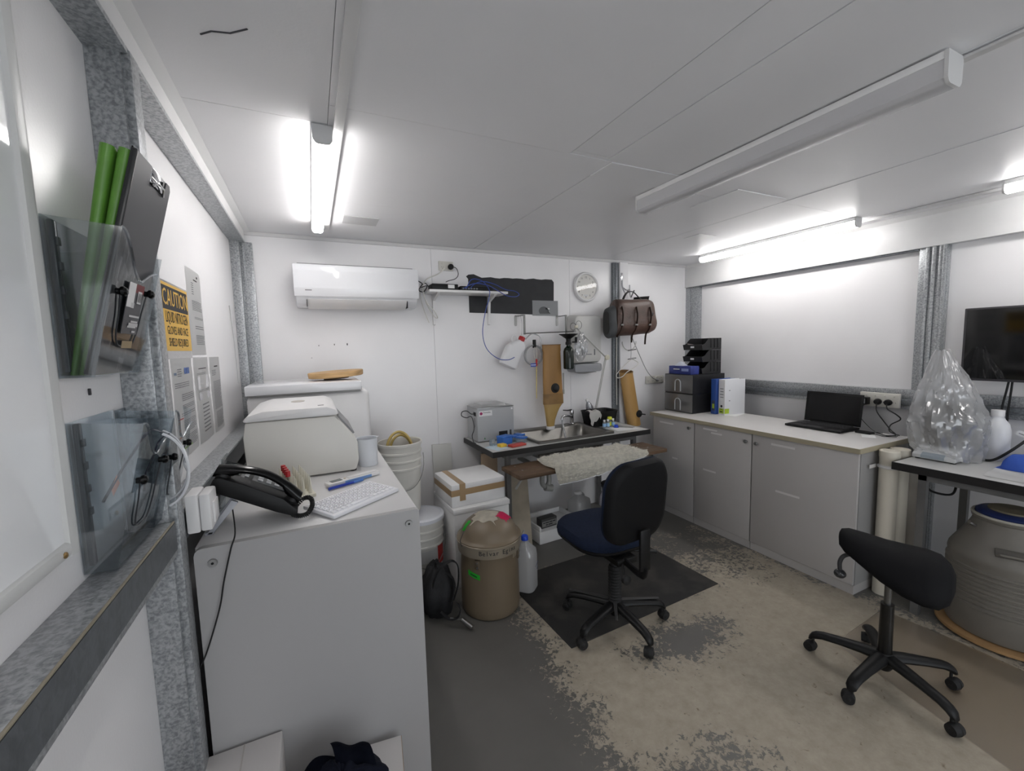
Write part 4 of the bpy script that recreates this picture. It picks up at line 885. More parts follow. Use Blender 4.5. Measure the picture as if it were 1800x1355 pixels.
# --- magnifier lamp arm
LA = thing('lamp_arm', 'folding white lamp arm in front of the towel dispenser', 'lamp arm', (2.37, YB-.2, .81))
mat('arm_white', (200, 200, 196), .35)
for s in (-.007, .007):
    MB().cyl((2.085, YB-.2+s, 1.690), (2.400, YB-.2+s, 1.424), .0042, .0042, 8).build('upper_arm', 'arm_white', LA, w=True)
    MB().cyl((2.400+s, YB-.2, 1.42), (2.392+s, YB-.022, .83), .0045, .0045, 8).build('lower_arm', 'arm_white', LA, w=True)
MB().lathe([(.022, 0), (.024, .004), (.024, .016), (.018, .02), (.0001, .021)], seg=20, M=Matrix.Translation((2.402, YB-.208, 1.422)) @ Matrix.Rotation(PI/2, 4, 'X')).build('joint', mat('joint_cream', (206, 202, 184), .4), LA, w=True)
MB().tube([(2.05+.03*math.cos(a), YB-.205, 1.70+.03*math.sin(a)) for a in [2*PI*k/20 for k in range(20)]], .0018, 5, closed=True).tube([(2.105+.03*math.cos(a), YB-.21, 1.712+.036*math.sin(a)) for a in [2*PI*k/20 for k in range(20)]], .0018, 5, closed=True).build('wire_ring', 'dark_grey', LA, w=True)
MB().box(2.068, 2.098, YB-.212, YB-.192, 1.685, 1.712, bev=.005).build('head_joint', 'joint_cream', LA, w=True)
MB().cyl((2.392, YB-.022, .8062), (2.392, YB-.022, .85), .012, .011, 14).build('base_clamp', 'steel', LA, w=True)

# --- hook with leather bag
HK = thing('wall_hook', 'double steel hook on the white post', 'hook', (2.735, YB-.05, 2.0))
MB().box(2.700, 2.722, YB-.049, YB-.0455, 2.13, 2.21, bev=.001).build('plate', 'chrome', HK, w=True)
for x0, x1, zt in ((2.711, 2.722, 2.14), (2.80, 2.795, 2.10)):
    MB().tube(spline([(x0, YB-.053, zt), (x0, YB-.056, zt-.06), (x1, YB-.075, zt-.12), (x1, YB-.10, zt-.13 if x0 < 2.75 else zt-.09), (x1, YB-.125, zt-.10 if x0 < 2.75 else zt-.06)], 5), .006, 8).build('prong', 'chrome', HK, w=True)
MB().tube(spline([(2.722, YB-.056, 2.07), (2.76, YB-.056, 2.05), (2.80, YB-.056, 2.06)], 4), .005, 8).build('cross_bar', 'chrome', HK, w=True)
mat('bag_brown', (74, 52, 42), .42, var=.3, vscale=7, bump=.15, bscale=50, sheen=.1); mat('bag_black', (38, 36, 36), .45, var=.1, vscale=9)
LB = thing('leather_bag', 'rolled brown leather bag hanging from the hook', 'bag', (2.67, YB-.2, 1.62))
# folded leather: flat-fronted sections along X, tall and narrow, ends uneven
def rollsec(x, k, dz, top=.165, bot=-.155, dy=.075, lean=0.0):
    pts = spline([(-.6*dy, top, 0), (-dy, top*.75, 0), (-dy*1.12, 0, 0), (-dy*1.25, bot*.6, 0), (-dy*.7, bot, 0), (0, bot*1.02, 0), (dy*.7, bot*.7, 0), (dy*.75, 0, 0), (dy*.6, top*.8, 0), (0, top*1.02, 0)], 3, closed=True)
    return [(x+lean*p.y, YB-.20+p.x*k, 1.785+dz+p.y*k) for p in pts]
MB().rings([rollsec(2.470, .97, -.018, lean=.10), rollsec(2.478, 1.0, -.016, lean=.10), rollsec(2.56, 1.0, -.010, .160), rollsec(2.66, 1.02, -.004, .150), rollsec(2.76, 1.0, .002, .152), rollsec(2.86, 1.0, .008, .150, lean=-.05), rollsec(2.915, .96, .012, .14, -.14, .07, lean=-.12), rollsec(2.922, .90, .012, .14, -.14, .07, lean=-.12)]).build('outer_roll', 'bag_brown', LB, w=True, ang=60)
MB().rings([rollsec(2.402, .80, -.045, .13, -.16, .07), rollsec(2.412, .90, -.043, .13, -.16, .075), rollsec(2.462, .93, -.035, .14, -.155, .075)]).build('inner_roll', mat('bag_grey', (66, 68, 70), .6, var=.2), LB, w=True, ang=60)
MB().rings([rollsec(2.398, .68, -.045, .13, -.16, .06), rollsec(2.4015, .68, -.045, .13, -.16, .06)]).build('inner_lining', 'bag_black', LB, w=True, ang=60)
fl_ = MB().grid(lambda u, v: (2.79+.165*u, YB-.125+.03*math.sin(PI*v)-.03*u, 1.70+.275*v+.012*u), 8, 10, .005).build('back_flap', 'bag_black', LB, w=True)
for x, zl in ((2.500, 1.60), (2.665, 1.55), (2.825, 1.53)):
    st = [(x+.012, YB-.285, 1.87), (x+.008, YB-.308, 1.79), (x, YB-.295, 1.68), (x-.012, YB-.262, 1.625), (x-.022, YB-.26, zl)]
    sp_ = spline(st, 5)
    s_ = MB().tube(sp_, .011, 6, flat=.28).build('strap', mat('strap_dark', (52, 36, 28), .45), LB, w=True)
    MB().box(x-.016, x+.012, YB-.312, YB-.298, 1.70, 1.715, bev=.002).build('buckle', 'rack_steel', s_, w=True)
MB().tube(spline([(2.62, YB-.16, 1.905), (2.655, YB-.14, 1.965), (2.72, YB-.115, 2.02), (2.79, YB-.115, 2.025), (2.83, YB-.15, 1.97), (2.875, YB-.17, 1.93)], 6), .012, 8, flat=.45).build('carry_strap', 'bag_black', LB, w=True)
MB().ball((2.858, YB-.298, 1.805), .014, 10, sc=(1, .5, 1.2)).build('stain_boss', 'bag_black', LB, w=True)
# --- wires under the bag, hanger hoop and second tan sleeve
WR = thing('wire_hanger', 'bent white wire hanger below the leather bag', 'hanger', (2.78, YB-.1, 1.22))
MB().tube(spline([(2.775, YB-.10, 1.66), (2.775, YB-.10, 1.55), (2.778, YB-.10, 1.45), (2.775, YB-.10, 1.40)], 4), .0016, 5).build('drop_wire', 'dark_grey', WR, w=True)
for z in (1.478, 1.395): MB().tube([(2.79+.045*math.cos(a), YB-.10+.03*math.sin(a), z+.006*math.cos(a)) for a in [2*PI*k/20 for k in range(20)]], .0022, 5, closed=True).build('wire_ring', 'dark_grey', WR, w=True)
MB().tube(spline([(2.78, YB-.10, 1.385), (2.72, YB-.10, 1.35), (2.60, YB-.11, 1.26), (2.595, YB-.12, 1.222), (2.64, YB-.14, 1.232), (2.68, YB-.16, 1.275), (2.76, YB-.16, 1.31), (2.83, YB-.14, 1.352), (2.81, YB-.11, 1.38), (2.79, YB-.10, 1.39)], 6), .0042, 6).build('hoop', mat('wire_white', (216, 214, 208), .4), WR, w=True)
MB().tube([(2.79+.085*math.cos(a), YB-.06, 1.56+.085*math.sin(a)) for a in [PI+PI*k/14 for k in range(15)]], .005, 6).build('hook_arc', 'arm_white', WR, w=True)
mat('leather_light', (178, 140, 84), .5, var=.12, vscale=5, stretch=(1, 1, .4))
TS2 = thing('tan_tube', 'plain tan rubber tube hanging beside the corner cupboard', 'tube', (2.77, YB-.1, .75))
MB().rings([[(2.712+.098*t_+(.074+.004*t_)*math.cos(a), YB-.105+.045*math.sin(a), 1.272-.52*t_+.012*math.sin(a)) for a in [2*PI*k/24 for k in range(24)]] for t_ in (0, .02, .05, .3, .6, .9, 1.0)], cap=False).build('tube', 'leather_light', TS2, w=True)
MB().tube([(2.712+.074*math.cos(a), YB-.105+.045*math.sin(a), 1.274+.012*math.sin(a)) for a in [2*PI*k/24 for k in range(24)]], .005, 6, closed=True).build('rim', 'leather_mid', TS2, w=True)
MB().rings([[(2.712+.098*t_+(.070+.004*t_)*math.cos(a), YB-.105+.041*math.sin(a), 1.272-.52*t_+.012*math.sin(a)) for a in [2*PI*k/24 for k in range(24)]] for t_ in (.01, .2, 1.0)], cap=False).build('lining', 'leather_dark', TS2, w=True)
MB().lathe([(.036, 0), (.034, .005), (.022, .008), (.0001, .009)], seg=24, M=Matrix.Translation((2.835, YB-.150, .86)) @ Matrix.Rotation(PI/2, 4, 'X')).cyl((2.835, YB-.158, .86), (2.87, YB-.20, .856), .007, .005, 10).build('valve', 'black_rubber', TS2, w=True)
tag(MB().tube(spline([(2.80, YB-.05, 1.66), (2.86, YB-.05, 1.55), (2.93, YB-.05, 1.42), (3.02, YB-.05, 1.27), (3.10, YB-.05, 1.19), (3.18, YB-.035, 1.16)], 6), .004, 6).ball((3.185, YB-.030, 1.160), .018, 12, sc=(1, .8, .8)).build('grey_cable', mat('cord_grey', (150, 150, 150), .5)), 'grey cable slanting down into the corner outlet', 'cable')
tag(MB().tube(spline([(2.655, YB-.042, 1.66), (2.65, YB-.042, 1.45), (2.648, YB-.042, 1.27), (2.652, YB-.042, .95)], 5), .005, 6).build('conduit_cable', 'cable_white'), 'white cable running down the steel post', 'cable')
# small marks and screws on the white wall
for x, z, r_ in ((.05, 1.585, .004), (.152, 1.59, .005), (.238, 1.59, .007), (.0, 1.50, .003)):
    o = MB().box(x-r_*.5, x+r_*.5, YB-.003, YB-.0002, z-r_, z+r_*1.2, bev=.001, seg=1).build('wall_screw', 'dark_grey', wb); o['kind'] = 'structure'
# ================================================================ SINK TABLE AREA
# table-local placing: T(x, y, z)
TM = WM['sink_table']
def tl(x, y, z=.805): return TM @ Vector((x, y, z))
SK = thing('steel_sink', 'stainless steel drop-in sink in the black-edged table', 'sink', M=TM @ Matrix.Translation((0, 0, .805)))
mat('sink_steel', (128, 126, 122), .3, metal=1.0, var=.06, vscale=9)
def rr3(x0, x1, y0, y1, z, r): return [((x0+x1)/2+p[0], (y0+y1)/2+p[1], z) for p in rrect(x1-x0, y1-y0, r, 5)]
MB().rings([rr3(-.345, .385, -.262, .25, .001, .02), rr3(-.345, .385, -.262, .25, .018, .02), rr3(-.340, .380, -.257, .245, .021, .018), rr3(-.330, .370, -.247, .235, .020, .018), rr3(-.315, .350, -.225, .165, .016, .05), rr3(-.305, .340, -.215, .155, .006, .05), rr3(-.295, .330, -.205, .145, -.13, .05), rr3(-.27, .305, -.18, .12, -.15, .05)], cap=False).mesh(rr3(-.27, .305, -.18, .12, -.15, .05), [list(range(24))]).build('bowl', 'sink_steel', SK, ang=50)
MB().lathe([(.036, 0), (.036, .003), (.028, .003), (.024, -.002)], (.02, -.03, -.15), 22).build('drain', 'chrome', SK)
TP = thing('mixer_tap', 'chrome mixer tap at the back of the sink', 'tap', M=TM @ Matrix.Translation((.275, .205, .826)))
MB().lathe([(.024, 0), (.024, .004), (.019, .01), (.018, .085), (.021, .095), (.021, .12), (.015, .132), (.0001, .134)], seg=22).build('body', 'chrome', TP)
MB().tube(spline([(0, -.01, .06), (-.05, -.02, .08), (-.10, -.03, .085), (-.125, -.035, .075), (-.13, -.036, .055)], 6), .0115, 12).build('spout', 'chrome', TP)
MB().tube([(0, 0, .128), (-.05, -.012, .128), (-.10, -.02, .136)], [.014, .011, .008], 10, flat=.55).build('lever', 'dark_grey', TP)
tag(MB().tube([tl(.148, .165, .880), tl(.146, .15, .82), tl(.140, .10, .72)], [.009, .009, .008], 10).build('tap_hose', film('hose_clear', (214, 216, 218), gloss=.4, white=.35)), 'clear hose hanging from the tap into the sink', 'hose')
# --- water bath
BA = thing('water_bath', 'grey laboratory water bath left of the sink', 'water bath', (1.27, 3.13, .8055), .03)
mat('bath_grey', (168, 170, 172), .4)
MB().box(-.15, .165, -.10, .115, .006, .262, bev=.004).build('case', 'bath_grey', BA)
MB().rings([[(p[0]+.0075, p[1]+.0075, z) for p in rrect(w_, h_, .006, 2)] for w_, h_, z in ((.319, .219, .262), (.319, .219, .270), (.29, .19, .272))], cap=True).build('rim', 'steel', BA)
MB().rings([[(p[0]+.0, p[1]+.0075, z) for p in rrect(w_, h_, .01, 2)] for w_, h_, z in ((.22, .17, .272), (.20, .15, .292), (.17, .12, .296))]).build('gabled_lid', mat('lid_steel', (182, 183, 183), .3, metal=.5), BA)
lb_ = MB().box(-.135, -.025, -.1012, -.0995, .205, .245).build('label', 'paper', BA)
MB().lathe([(.012, 0), (.012, .0006)], seg=18, M=Matrix.Translation((-.118, -.1012, .226)) @ Matrix.Rotation(PI/2, 4, 'X')).build('logo_disc', mat('magenta', (158, 34, 96), .5), lb_)
BMx = WM['water_bath']
lettering('Thermoline', .017, BMx @ frame_M((-.102, -.1016, .232), (1, 0, 0), (0, 0, 1)), 'ink', lb_, align='LEFT', sx=.8)
MB().lathe([(.008, 0), (.008, .0008)], seg=16, M=Matrix.Translation((.148, -.1002, .245)) @ Matrix.Rotation(PI/2, 4, 'X')).build('round_badge', 'paper', BA)
MB().prism([(-.10, -.1008, .022), (-.085, -.1008, .022), (-.0925, -.1008, .037)], (0, .0008, 0)).build('green_triangle', mat('tri_green', (40, 110, 60), .5), BA)
MB().box(.03, .105, -.1015, -.0995, .03, .07).build('control_plate', 'black_plastic', BA)
MB().box(.125, .14, -.103, -.0995, .03, .075, bev=.001).build('switch', 'dark_grey', BA)
MB().box(-.156, -.149, -.07, -.03, .205, .235, bev=.002).build('side_socket', 'black_plastic', BA)
MB().tube(spline([(-.156, -.05, .222), (-.185, -.06, .225), (-.215, -.05, .25), (-.25, -.04, .245), (-.255, -.04, .215), (-.22, -.05, .198), (-.185, -.06, .205), (-.17, -.07, .15), (-.172, -.075, .10), (-.19, -.08, .06), (-.188, -.10, .012), (-.178, -.12, .004)], 6), .0035, 6).build('cord', 'dark_grey', BA)
MB().tube([(-.158, -.06+.006*math.sin(k*2.2), .19-.0035*k) for k in range(22)], .0022, 5).build('chain', 'rack_steel', BA)
# --- coloured containers at the left front corner
CX = [('blue_lid', None)]
def boxthing(name, label, cat, x, y, w_, d_, h_, m, rz=0, z=.8055, group=None, lidm=None, lidh=.012, partname='body'):
    p = tl(x, y, z) if z == .8055 else Vector((x, y, z)); t = thing(name, label, cat, p, rz, group)
    MB().box(-w_/2, w_/2, -d_/2, d_/2, 0, h_, bev=min(.004, h_*.2)).build(partname, m, t)
    if lidm: MB().box(-w_/2-.002, w_/2+.002, -d_/2-.002, d_/2+.002, h_+.0005, h_+lidh, bev=.002).build('lid', lidm, t)
    return t
mat('box_blue', (52, 108, 190), .4); mat('tray_yellow', (226, 186, 60), .45); mat('tray_red', (176, 62, 52), .45); film('box_clear', (214, 228, 236), gloss=.4, white=.2)
boxthing('blue_container', 'blue square container stacked on the table corner', 'container', -.545, -.085, .095, .075, .05, 'box_blue', .3, lidm='box_blue')
boxthing('tube_box', 'clear slide box with blue lid, nearest the bath', 'box', -.455, -.035, .05, .075, .032, 'box_clear', .5, lidm='box_blue')
boxthing('tube_box', 'clear slide box with blue lid, middle of three', 'box', -.415, -.115, .05, .075, .032, 'box_clear', .5, lidm='box_blue')
boxthing('tube_box', 'clear slide box with blue lid, nearest the sink', 'box', -.375, -.005, .05, .075, .030, 'box_clear', .5, lidm='box_blue')
boxthing('red_tray', 'small red tray lying by the table corner', 'tray', -.50, -.205, .13, .06, .016, 'tray_red', .2)
boxthing('yellow_tray', 'small yellow tray beside the red tray', 'tray', -.605, -.165, .055, .05, .022, 'tray_yellow', .2)
boxthing('clear_cup', 'small clear cup at the table corner', 'cup', -.655, -.10, .035, .035, .05, 'box_clear', .2)
tag(MB().box(-.055, .055, -.075, .075, 0, .001, M=TM @ Matrix.Translation((-.655, -.175, .8058)) @ Matrix.Rotation(.3, 4, 'Z')).build('paper_sheet', mat('paper_blue', (196, 212, 222), .6)), 'pale blue paper under the trays on the table corner', 'paper')
# --- right end of the table: tub with cloth, bottles, tools
TU = thing('black_tub', 'black plastic tub with cloth and bottle at the table end', 'tub', tl(.52, .115, .8062), .05)
def tubring(k, z): return [(p[0]*k, p[1]*k, z) for p in rrect(.30, .20, .04, 4)]
MB().rings([tubring(.82, .0), tubring(.86, .012), tubring(1.0, .125), tubring(1.04, .130), tubring(1.03, .135), tubring(.97, .128), tubring(.84, .014)], cap=True).build('tub', 'black_plastic', TU)
def clothf(u, v):
    x = .325+.12*u+.006*math.sin(9*v+2*u)
    if v < .3: return tl(x, .065-.063*(v/.3), .952+.010*math.sin(PI*v/.3)+.006*math.sin(11*u))
    q = (v-.3)/.7; return tl(x, .000-.010*math.sin(PI*q*.5)-.008*math.sin(10*u)*q, .952-(.085+.025*math.sin(5*u+.6)+.012*math.sin(13*u))*q)
CLO = tag(MB().grid(clothf, 18, 16, .003).build('white_cloth', mat('cloth_white', (226, 224, 220), .9, bump=.3, bscale=150)), 'white cloth hanging over the edge of the black tub', 'cloth')
BO = thing('clear_bottle', 'clear plastic bottle leaning in the black tub', 'bottle', M=TM @ Matrix.Translation((.49, .155, .83)) @ Matrix.Rotation(-.35, 4, 'Y'))
MB().lathe([(.032, 0), (.034, .006), (.034, .15), (.026, .18), (.013, .20), (.013, .215)], seg=20).build('bottle', film('pet', (228, 230, 234), gloss=.6), BO)
MB().lathe([(.0155, .21), (.0155, .232), (.0001, .233)], seg=16).build('cap', 'white_plastic', BO)
MB().lathe([(.0348, .05), (.0348, .10)], seg=20, cap=False).build('label', mat('label_pink', (206, 168, 180), .5), BO)
for k, (x, y, cm_, lab, hh) in enumerate(((.468, -.02, 'box_blue', 'small sample bottle nearest the sink', .062), (.500, -.03, 'box_blue', 'small sample bottle in the middle of the group', .066), (.565, -.022, 'box_blue', 'small sample bottle nearest the table end', .066), (.533, -.014, 'lime', 'small sample bottle with the lime cap', .075))):
    t = thing('sample_bottle', lab, 'bottle', tl(x, y, .8055), 0, 'sample bottles beside the sink')
    mat('lime', (200, 206, 60), .4)
    MB().lathe([(.013, 0), (.015, .003), (.015, hh*.72), (.009, hh*.82), (.008, hh*.9)], seg=16).build('bottle', film('sample_clear', (222, 232, 240), gloss=.4, white=.35), t)
    MB().lathe([(.0155, hh*.15), (.0155, hh*.6)], seg=16, cap=False).build('label', mat('label_blue', (150, 190, 226), .5) if k < 3 else 'lime', t)
    MB().lathe([(.010, hh*.88), (.010, hh*1.1), (.0001, hh*1.11)] if k < 3 else [(.020, hh*.88), (.022, hh*1.0), (.018, hh*1.2), (.0001, hh*1.22)], seg=16).build('cap', 'white_plastic' if k < 3 else 'lime', t)
BC = thing('bottle_stopper', 'loose blue stopper lying on the table end', 'stopper', tl(.555, -.075, .8055))
MB().lathe([(.018, 0), (.019, .003), (.017, .022), (.014, .025), (.0001, .025)], seg=20).build('cap', 'blue_cap', BC)
MB().lathe([(.024, 0), (.024, .005)], seg=20).build('flange', 'blue_cap', BC)
for k, (x, y, rz, lab) in enumerate(((.60, -.12, -.75, 'long steel forceps on the table end'), (.64, -.10, -.95, 'second steel forceps, closest to table edge'))):
    t = thing('forceps', lab, 'forceps', tl(x, y, .808), rz)
    MB().prism([(-.08, .001, 0), (.08, .006, 0), (.08, .0075, 0), (-.08, .003, 0)], (0, 0, .004)).build('arm', 'steel', t)
    MB().prism([(-.08, -.001, 0), (.08, -.006, 0), (.08, -.0075, 0), (-.08, -.003, 0)], (0, 0, .004)).build('arm', 'steel', t)
tag(MB().box(-.11, .11, -.07, .07, 0, .0012, M=TM @ Matrix.Translation((.585, -.155, .8057)) @ Matrix.Rotation(-.2, 4, 'Z')).build('paper_towel', 'paper'), 'white paper sheet under the forceps', 'paper')
# --- hinged timber shelf before the table with a sheepskin
SHM = frame_M((1.165, 2.54, .675), (1.335, .06, 0), (-.06, 1.335, 0))
TS3 = thing('timber_shelf', 'dark stained timber shelf hung in front of the sink table', 'shelf', M=SHM)
mat('dark_timber', (92, 72, 54), .5, var=.3, vscale=5, stretch=(.5, 9, 9), bump=.1, bscale=40)
for k in range(2): MB().box(0, 1.34, -.14+k*.136, -.005+k*.136, 0, .028, bev=.002).build('plank', 'dark_timber', TS3)
for x in (.08, 1.24):
    MB().box(x-.012, x+.012, -.05, .125, -.02, -.001).build('bracket_arm', 'leg_steel', TS3)
    MB().tube([(x, -.04, -.012), (x, .07, -.13)], .009, 6).build('bracket_strut', 'arm_white', TS3)
    for y in (-.03, .08): MB().lathe([(.007, 0), (.006, .002), (.0001, .0025)], (x, y, .028), 10).build('bolt_head', 'steel', TS3)
FL = thing('sheepskin', 'off-white sheepskin draped over the timber shelf', 'sheepskin', M=SHM @ Matrix.Translation((.68, 0, .03)))
rnd = random.Random(5)
import mathutils.noise as mnoise
def fleece(u, v):
    x = -.40+.80*u+.03*math.sin(PI*v)*(u-.5)*2+.018*mnoise.noise(Vector((u*5, v*4, 1)))
    lump = .012*mnoise.noise(Vector((u*12, v*7, 0)))+.008*mnoise.noise(Vector((u*30, v*18, 4)))
    e = min(1, min(u, 1-u)*14, v*14)
    if v < .70:
        y = .115-.265*(v/.70); z = .010+.020*e+lump*e
        y += .02*math.sin(PI*u)*(1-v)
    else:
        q = (v-.70)/.30; L = .035+.075*max(0, 1-u*1.1)+.025*math.sin(PI*u)
        y = -.150-.028*math.sin(min(1, q*1.3)*PI/2); z = .026-L*q*1.1+lump*.6
    return Vector((x, y, z))
MB().grid(fleece, 70, 34, .006).build('pelt', mat('fleece', (226, 223, 212), .95, var=.12, vscale=40, sheen=.4), FL)
fur = MB()
for k in range(7000):
    u, v = rnd.random(), rnd.random(); p = fleece(u, v); l_ = rnd.uniform(.012, .026); d = Vector((rnd.uniform(-1, 1), rnd.uniform(-1, .6), rnd.uniform(.2, 1))).normalized()
    s_ = d.orthogonal().normalized()*.0016
    fur.mesh([p-s_, p+s_, p+d*l_+Vector((0, 0, -.003))], [(0, 1, 2)])
o = fur.build('wool', 'fleece', FL); o['kind'] = 'stuff'
MB().tube([fleece(i/40, 1.0)+Vector((0, -.002, -.004)) for i in range(41)], .0035, 6).build('hide_edge', mat('hide', (196, 196, 200), .6), FL)
# --- under the table
TRP = thing('sink_trap', 'grey plastic drain trap under the sink', 'trap', (1.68, 2.93, .37))
mat('pvc_grey', (176, 176, 172), .4)
MB().tube([(1.70, 2.95, .652), (1.70, 2.95, .50)], .022, 14).build('tailpiece', 'pvc_grey', TRP, w=True)
MB().tube(spline([(1.70, 2.95, .52), (1.70, 2.94, .43), (1.665, 2.93, .395), (1.63, 2.93, .43), (1.628, 2.93, .53), (1.60, 2.95, .56), (1.60, 3.10, .56), (1.60, 3.28, .56)], 6), .020, 14).build('bend', 'pvc_grey', TRP, w=True)
for z in (.56, .50): MB().lathe([(.028, 0), (.028, .03)], (1.70, 2.95, z), 16).build('nut', 'pvc_grey', TRP, w=True)
MB().tube([(1.655, 2.93, .39), (1.72, 2.93, .375)], .03, 14).build('bottle_cup', 'pvc_grey', TRP, w=True)
tag(MB().tube(spline([(1.98, 2.765, .645), (1.99, 2.75, .60), (2.02, 2.74, .53), (2.08, 2.75, .50), (2.11, 2.765, .55), (2.105, 2.768, .60), (2.095, 2.77, .645)], 6), .008, 8).build('black_hose', 'black_rubber'), 'black hose looped under the table behind the sheepskin', 'hose')
mat('stained_board', (176, 166, 148), .7, var=.15, vscale=6)
tag(MB().prism([(1.252, 2.80, .62), (1.425, 2.80, .60), (1.460, 2.80, 0), (1.315, 2.80, 0)], (0, .022, 0)).build('leaning_board', 'stained_board'), 'stained beige board standing under the table', 'board')
tag(MB().box(1.13, 1.26, 2.98, 2.998, .0, .725).build('side_board', mat('brown_board', (168, 146, 122), .7, var=.1, vscale=6)), 'brown board closing the left side under the table', 'board')
FT = thing('foam_tray', 'white foam tray on the floor under the sink', 'foam box', (1.70, 2.92, 0), .06)
MB().box(-.20, .19, -.14, .15, 0, .10, bev=.006).build('base', 'foam_white', FT)
for a in ((-.20, .19, .135, .15), (-.20, -.185, -.14, .135), (.175, .19, -.14, .135)): MB().box(*a, .1005, .14, bev=.004).build('wall', 'foam_white', FT)
SB = thing('label_box', 'small dark box with printed lettering in the foam tray', 'box', (1.625, 2.86, .1005), .12)
MB().box(-.075, .075, -.035, .035, 0, .075, bev=.002).build('carton', mat('carton_dark', (62, 62, 62), .6), SB)
MB().box(-.07, .07, -.0358, -.035, .012, .055).build('front_label', mat('label_grey', (120, 120, 118), .6), SB)
SBM = WM['label_box']
for q_, (a_, b_, z_) in enumerate(((-.06, -.045, .038), (-.04, -.005, .038), (.0, .03, .038), (.035, .06, .038), (-.035, -.015, .02), (-.01, .03, .02))): MB().box(a_, b_, -.0364, -.0359, z_, z_+.009).build('print_mark', 'ink', SB)
def jug(label, name, loc, w_, d_, h_, capm, rz=0.0, m='hdpe_clear', grp=None):
    film('hdpe_clear', (232, 234, 236), gloss=.25, rough=.2, white=.62)
    t = thing(name, label, 'jug', loc, rz, grp)
    rs = []
    for z, k in ((0, .9), (.008, 1), (h_*.62, 1), (h_*.74, .92), (h_*.86, .45), (h_*.90, .28), (h_*.955, .26)):
        ox = -w_*.0 if k > .5 else -w_*.08
        rs.append([(p[0]+ox, p[1], z) for p in rrect(w_*k, d_*k, min(w_, d_)*k*.3, 4)])
    MB().rings(rs).build('body', m, t)
    MB().lathe([(w_*.17, h_*.94), (w_*.17, h_), (w_*.14, h_*1.02), (.0001, h_*1.02)], (-w_*.08, 0, 0), 18).build('cap', capm, t)
    MB().tube(spline([(w_*.05, 0, h_*.88), (w_*.26, 0, h_*.86), (w_*.36, 0, h_*.74)], 5), w_*.07, 8).build('handle', m, t)
    return t
jug('translucent water jug lying behind the foam tray', 'water_jug', (2.02, 2.98, 0), .20, .15, .28, 'white_plastic', .4)
JB = jug('translucent jug with blue cap beside the brown canister', 'water_jug', (1.148, 2.300, .0058), .135, .13, .345, 'blue_cap', .75)
JM_ = WM[JB.name]
mat('pen_ink', (70, 80, 110), .6)
MB().tube([(.0+.006*k, -.0665, .150+.0025*k+.003*math.sin(k*2.4)) for k in range(9)], .0012, 4).tube([(.018+.004*k, -.0665, .132-.002*math.sin(k*.9)*3) for k in range(6)], .0014, 4).build('handwriting', 'pen_ink', JB)
PU = thing('purple_pail', 'dark purple pail with black lid behind the office chair', 'pail', (2.12, 2.62, 0))
MB().lathe([(.085, 0), (.09, .01), (.105, .40), (.108, .42)], seg=28).build('pail', mat('purple', (46, 42, 62), .45), PU)
MB().lathe([(.112, .415), (.112, .435), (.06, .445), (.055, .48), (.0001, .485)], seg=28).build('lid', 'black_plastic', PU)
MB().tube([(-.11, 0, .40), (-.15, -.02, .36), (-.155, -.02, .30), (-.10, -.01, .28)], .014, 8).build('handle', mat('handle_grey', (150, 148, 156), .4), PU)

# ================================================================ FLOOR, LEFT OF THE TABLE
# foam boxes
ES = thing('foam_cooler', 'tall white foam cooler under the taped box', 'foam box', (.93, 2.72, 0), .03)
MB().box(-.19, .20, -.22, .20, 0, .49, bev=.006).build('base', 'foam_white', ES)
MB().box(-.195, .205, -.225, .205, .4905, .525, bev=.006).build('lid', 'foam_white', ES)
ET = thing('taped_foam_box', 'white foam box sealed with brown tape on the tall cooler', 'foam box', (.925, 2.705, .5255), .06)
MB().box(-.19, .19, -.17, .17, 0, .105, bev=.006).build('base', 'foam_white', ET)
MB().box(-.19, .19, -.17, .17, .1055, .150, bev=.008).build('lid', 'foam_white', ET)
mat('brown_tape', (158, 132, 98), .35)
MB().box(-.1915, .1915, -.1715, -.169, .075, .115).box(-.1915, -.189, -.17, .17, .075, .115).box(.189, .1915, -.17, .17, .075, .115).build('tape_band', 'brown_tape', ET)
MB().box(-.135, -.095, -.17, .17, .1495, .1512).box(-.135, -.095, -.1722, -.1705, .04, .1512).build('tape_strip', 'brown_tape', ET)
# buckets
def bucket(label, loc, r0, r1, h, ribs, name='bucket'):
    t = thing(name, label, 'bucket', loc, 0)
    prof = [(r0, 0), (r0+.002, .006)]
    for z, d in [(h*.60, 0)] + [(h*(.62+.11*k)+dz, dd) for k in range(ribs) for dz, dd in ((0, .002), (.004, .008), (.014, .008), (.018, .002))]: prof.append((r0+(r1-r0)*z/h+d, z))
    prof += [(r1+.002, h-.02), (r1+.009, h-.018), (r1+.009, h-.003), (r1+.005, h), (r1-.001, h-.004), (r0-.002, .008)]
    MB().lathe(prof, seg=40).build('pail', mat('pail_white', (206, 204, 198), .42, var=.05, vscale=6), t)
    MB().tube(arc((0, 0, h*.86), r1+.018, .2*PI*0, -PI, 18, 'xz') if False else [( (r1+.012)*math.cos(a), -(r1+.03)*abs(math.sin(a))*.75-.02, h*.80-.20*math.sin(a)) for a in [PI*k/18 for k in range(19)]], .0028, 6).build('bail_handle', 'rack_steel', t)
    return t
BU = bucket('white ribbed bucket holding a coil of tan hose', (.478, 2.75, .495), .115, .134, .46, 3)
MB().tube(spline([(.0, .02, .35), (-.06, .02, .44), (-.03, .03, .50), (.03, .03, .512), (.075, .02, .46), (.07, .0, .38)], 6), .010, 10).build('x', 'pail_white', BU) if False else None
